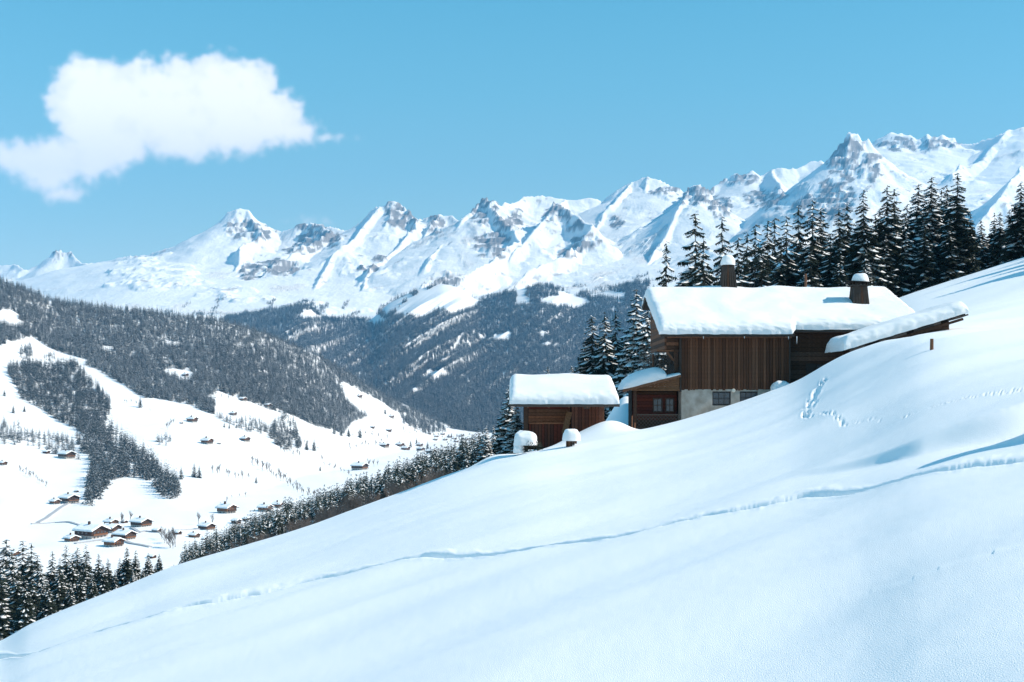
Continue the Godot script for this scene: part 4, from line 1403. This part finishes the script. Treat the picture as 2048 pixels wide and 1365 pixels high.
func build_valley_trees() -> void:
	rng.seed = 77
	var hill := on_hill
	var big := tv([-60, 545, 0, 562, 110, 603, 250, 620, 450, 643, 540, 670, 640, 716, 685, 764, 680, 772, 690, 800, 720, 826, 735, 832, 700, 850, 687, 868, 632, 854, 581, 832, 543, 822, 506, 806, 441, 784, 405, 795, 430, 810, 427, 829, 376, 811, 325, 801, 290, 797, 246, 772, 219, 755, 171, 731, 178, 721, 109, 700, 61, 673, 41, 677, 0, 692, -60, 700])
	var gap := func(p: Vector2) -> bool:
		for g in [[12, 636, 26, 14], [355, 688, 14, 5], [370, 752, 16, 13], [335, 686, 10, 5], [215, 700, 12, 5], [30, 648, 20, 6], [345, 745, 24, 8]]:
			if Vector2((p.x - g[0]) / g[2], (p.y - g[1]) / g[3]).length() < 1.0: return false
		return true
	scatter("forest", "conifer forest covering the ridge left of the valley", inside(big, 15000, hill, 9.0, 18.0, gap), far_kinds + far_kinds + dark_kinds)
	scatter("forest", "denser lower corner of the conifer forest on the left ridge", inside(tv([430, 690, 620, 720, 690, 765, 690, 800, 725, 828, 695, 850, 640, 852, 560, 822, 500, 800, 430, 780]), 1300, hill, 9.0, 18.0, gap), dark_kinds)
	scatter("forest", "dark conifer wood running down the left ridge into the valley end", inside(tv([636, 714, 700, 750, 760, 786, 830, 820, 880, 845, 892, 864, 850, 868, 806, 846, 798, 830, 760, 803, 730, 788, 700, 773, 685, 766]), 1500, hill, 11.0, 18.0), far_kinds + dark_kinds)
	var grove := tv([10, 738, 44, 726, 85, 726, 150, 728, 171, 752, 191, 776, 219, 803, 219, 830, 205, 850, 170, 872, 140, 852, 90, 825, 45, 802, 30, 775])
	scatter("forest", "square conifer plantation among the left meadows", inside(grove, 1200, hill, 13.0, 19.0), dark_kinds)
	# the wood that follows the stream: its trees one by one
	var stream := tv([150, 872, 205, 850, 225, 862, 240, 868, 262, 888, 290, 908, 308, 928, 325, 948, 358, 978, 362, 998, 330, 1000, 300, 968, 255, 957, 222, 962, 205, 992, 190, 1016, 168, 1010, 175, 962, 180, 930, 155, 895])
	scatter("forest", "dark conifer wood along the stream of the left meadows", inside(stream, 620, hill, 12.0, 22.0), dark_kinds)
	scatter("forest", "line of conifers across the lowest left meadow", inside(tv([-60, 838, 0, 842, 30, 852, 60, 872, 100, 872, 140, 882, 158, 925, 120, 912, 60, 892, 0, 888, -60, 880]), 190, hill, 10.0, 16.0), far_kinds)
	scatter("forest", "copse of dark conifers on the middle meadow", inside(tv([537, 870, 547, 848, 575, 830, 598, 855, 608, 895, 580, 903, 547, 890]), 150, hill, 12.0, 19.0), dark_kinds)
	scatter("forest", "strip of conifers above the middle meadow", inside(tv([432, 828, 470, 845, 510, 838, 540, 858, 538, 872, 490, 862, 440, 842]), 80, hill, 9.0, 14.0), far_kinds)
	scatter("forest", "small groups of conifers on the upper left meadow", inside(tv([40, 702, 62, 690, 66, 715, 52, 726, 38, 712]), 24, hill, 12.0, 18.0) + inside(tv([82, 708, 108, 704, 112, 722, 90, 722]), 12, hill, 9.0, 14.0) + inside(tv([312, 880, 340, 874, 342, 892, 316, 894]), 12, hill, 8.0, 15.0), far_kinds)
	for q in [[280, 816, 21], [26, 826, 16], [48, 824, 12], [8, 792, 12], [448, 856, 10], [458, 858, 10], [472, 856, 7], [613, 902, 20], [628, 904, 22], [512, 967, 14], [345, 969, 22], [362, 962, 24], [388, 958, 26], [398, 960, 22], [318, 985, 20], [640, 940, 10], [668, 870, 16], [682, 872, 14], [697, 874, 16], [720, 876, 20], [770, 828, 12], [821, 894, 14], [855, 898, 16], [833, 888, 12]]:
		var p := on_hill(q[0], q[1])
		plant(firs, rng.randi() % 4, p, q[2] * -p.z / F * 1.2, 1.0, rng.randf() * TAU, "single conifer standing apart on the valley meadows", "lone conifers on the meadows")
	# hedges and orchards of leafless trees
	for line in [[500, 925, 605, 985, 26, 17], [35, 935, 92, 970, 14, 13], [560, 900, 600, 915, 8, 14], [640, 925, 700, 950, 8, 12], [690, 905, 780, 880, 10, 14], [730, 940, 755, 930, 4, 18], [800, 862, 930, 884, 16, 10], [420, 945, 500, 960, 9, 17], [320, 1085, 350, 1100, 9, 34], [235, 1048, 260, 1046, 3, 28], [395, 1050, 440, 1052, 2, 22], [430, 1010, 500, 990, 5, 10], [605, 985, 640, 1000, 6, 16], [240, 800, 300, 820, 6, 9], [330, 870, 350, 845, 4, 14], [30, 760, 90, 790, 7, 10], [560, 860, 640, 905, 9, 10], [640, 800, 700, 812, 6, 9], [430, 800, 520, 800, 8, 9], [690, 870, 760, 880, 8, 10]]:
		for k in line[4]:
			var s: float = (k + rng.randf()) / float(line[4])
			var p := on_hill(lerpf(line[0], line[2], s), lerpf(line[1], line[3], s) + rng.randf_range(-4, 4))
			bare(k % 4, p - Vector3(0, 0.4, 0), line[5] * rng.randf_range(0.9, 1.7) * -p.z / F, "leafless tree in a hedgerow of the valley meadows", "leafless trees of the valley hedgerows")
	# foothill forest
	var fh := foothill
	var clear := noise(55, 130.0, 3)
	var keep := func(p: Vector2) -> bool:
		if Geometry2D.is_point_in_polygon(p, knob): return false
		var top := tab(T_TOP, p.x)
		var t := (FOOT_ROW - p.y) / (FOOT_ROW - top)
		var n := clear.get_noise_2d(p.x * 1.2, p.y * 2.2)
		if p.x < 930.0 and p.x > 560.0 and t > 0.36 and t < 0.86 and clear.get_noise_2d((p.x - (FOOT_ROW - p.y) * 0.75) * 5.0, (FOOT_ROW - p.y) * 0.5) > 0.52: return false
		if t > 0.88 and n > 0.3: return false
		if n > 0.55: return false
		if Vector2((p.x - 990) / 34.0, (p.y - 672) / 14.0).length() < 1.0 and n > -0.2: return false
		if Vector2((p.x - 1090) / 16.0, (p.y - 695) / 4.0).length() < 1.0: return false
		if Vector2((p.x - 1130) / 50.0, (p.y - 605) / 13.0).length() < 1.0 and n > -0.15: return false
		if Vector2((p.x - 1230) / 50.0, (p.y - 615) / 10.0).length() < 1.0 and n > -0.1: return false
		return true
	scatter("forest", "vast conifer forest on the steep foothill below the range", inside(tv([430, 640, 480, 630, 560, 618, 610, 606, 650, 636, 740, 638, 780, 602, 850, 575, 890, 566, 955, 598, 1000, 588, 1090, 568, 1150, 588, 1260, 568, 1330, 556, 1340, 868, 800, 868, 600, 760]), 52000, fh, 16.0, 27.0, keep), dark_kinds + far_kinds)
	# scattered trees at the tree line of the range
	var line_n := noise(56, 70.0, 3)
	var spots := []
	for k in 60000:
		var px := rng.randf_range(150.0, 1400.0)
		var u := rng.randf()
		var i := int((px - mx[0]) / 2.6)
		var j := int(u * 150.0)
		var n := j * mx.size() + i
		var d := md[j]
		var row := HZ - mh[n] / d * F
		var high := tab(T_TOP, px) - row
		if high < -12.0 or high > 85.0: continue
		if Geometry2D.is_point_in_polygon(Vector2(px, row), knob): continue
		if line_n.get_noise_2d((px + row) * 1.4, row * 2.2) < 0.02 + 0.55 * pow(clampf(high / 70.0, 0.0, 1.0), 0.7) - 0.12 * smoothstep(750.0, 1000.0, px): continue
		spots.append([Vector3((px - 1024.0) / F * d, mh[n] - 1.0, -d), rng.randf_range(12.0, 22.0)])
		if spots.size() > 3500: break
	scatter("forest", "scattered conifers at the tree line of the range", spots, far_kinds)
var knob := tv([788, 632, 800, 612, 840, 588, 880, 568, 900, 570, 930, 582, 950, 598, 957, 606, 940, 622, 905, 634, 880, 622, 840, 636])

func build_farms() -> void:
	rng.seed = 90
	farm(138, 1006, 36, 0, "big dark farmhouse at the end of the grey lane, below the stream wood")
	farm(109, 1008, 20, 1, "small cottage just left of the farmhouse at the lane's end")
	farm(222, 1051, 27, 1, "tan cottage at the upper left of the hamlet")
	farm(282, 1056, 38, 0, "dark farmhouse at the upper right of the hamlet")
	farm(182, 1075, 58, 0, "largest farmhouse in the middle of the hamlet with a wide white roof")
	farm(143, 1081, 28, 1, "cottage at the left end of the hamlet, touching the largest farmhouse")
	farm(222, 1068, 36, 0, "farmhouse just right of the hamlet's largest farmhouse")
	farm(249, 1083, 40, 0, "dark farmhouse in the middle of the hamlet's lower row")
	farm(227, 1096, 36, 1, "lowest cottage of the hamlet, nearest the tall spruces")
	farm(313, 1069, 17, 2, "upright orange brown hut right of the hamlet")
	farm(354, 1074, 16, 2, "little hut among the bare trees right of the hamlet")
	farm(388, 1078, 21, 1, "small cottage low on the meadow right of the bare trees")
	farm(408, 1082, 10, 2, "tiny hut right of the small cottage on the low meadow")
	farm(413, 1056, 31, 0, "dark farmhouse beside a single bare tree, right of the hamlet")
	farm(453, 1027, 36, 1, "tan cottage alone on the meadow above the tree belt")
	farm(472, 1044, 18, 2, "low hut below the tan meadow cottage")
	farm(492, 1040, 14, 2, "farthest right hut of the row below the tan meadow cottage")
	farm(530, 1024, 27, 1, "tan cottage close above the tree belt, left of another")
	farm(556, 1017, 22, 1, "tan cottage half hidden by the tree belt's tops")
	farm(152, 984, 9, 2, "tiny dark hut beside the lower end of the stream wood")
	farm(248, 1047, 13, 2, "hut below the bare tree behind the hamlet")
	farm(133, 918, 31, 0, "farmhouse below the line of conifers on the lowest left meadow")
	farm(92, 906, 15, 2, "half buried hut by the line of conifers at far left")
	farm(5, 928, 16, 1, "reddish cottage cut by the left edge of the picture")
	farm(29, 1112, 22, 1, "reddish cottage hidden behind the tall spruces at lower left")
	farm(303, 1112, 16, 2, "orange hut between the tall spruces and the hamlet")
	farm(384, 845, 24, 1, "cottage on the broad upper meadow")
	farm(362, 850, 8, 2, "tiny hut left of the cottage on the broad upper meadow")
	farm(414, 888, 27, 1, "cottage in the middle of the broad meadow")
	farm(437, 888, 8, 2, "tiny hut right of the cottage in mid meadow")
	farm(490, 883, 22, 1, "cottage at the right edge of the broad meadow")
	farm(466, 830, 16, 1, "cottage by the strip of conifers on the upper meadow")
	farm(485, 801, 17, 1, "cottage at the forest's lower edge on the upper meadow")
	farm(535, 815, 17, 1, "white roofed cottage at the corner of the big forest")
	farm(370, 751, 14, 1, "cottage alone in a forest clearing on the left ridge")
	farm(718, 795, 14, 1, "cottage high in the narrow meadow strip between forests")
	farm(782, 835, 13, 1, "cottage low in the narrow meadow strip between forests")
	farm(744, 858, 11, 2, "hut on the slope below the narrow meadow strip")
	farm(777, 862, 13, 2, "long white roofed hut below the narrow meadow strip")
	farm(768, 893, 22, 0, "long farmhouse at the left end of the valley floor row")
	farm(800, 893, 19, 1, "cottage second from the left in the valley floor row")
	farm(811, 900, 20, 1, "cottage in front of the valley floor row")
	farm(839, 893, 15, 1, "cottage near the right end of the valley floor row")
	farm(841, 901, 18, 0, "wide roofed farmhouse near the right end of the valley floor row")
	farm(862, 907, 22, 0, "white roofed farmhouse close behind the tree belt")
	farm(949, 897, 13, 1, "cottage on the valley floor close left of the shed's spruces")
	farm(719, 940, 30, 0, "dark gabled farmhouse above the tree belt's middle")
	for q in [[858, 866], [872, 871], [885, 868], [899, 872], [908, 876], [921, 872], [933, 877], [890, 879], [912, 883], [927, 883], [870, 878], [945, 876]]:
		farm(q[0], q[1] + 3, rng.randf_range(9, 12), 1, "distant house of the village at the valley's end", "houses of the distant village")
	# a roof just over the edge of the near slope
	org = Vector3.ZERO
	var p := at(335, 1158, 120)
	var o := thing("barn", Vector3(p.x, p.y - 3.0, p.z), "barn whose white roof shows over the slope's edge at lower left", "barn")
	mesh_node("wall", gable_body(3.2, 2.4, -2.0, 2.4, 0.5), M.farm_brown, o)
	var deck := func(x: float, z: float) -> float: return o.position.y + 3.1 - 0.35 * absf(z - p.z)
	mesh_node("snow_cover", snow_slab(p.x - 1.6, p.x + 1.5, p.z - 1.8, p.z + 1.8, deck, 0.35, 0.4, 210, 16, 16), M.snow_roof, o)
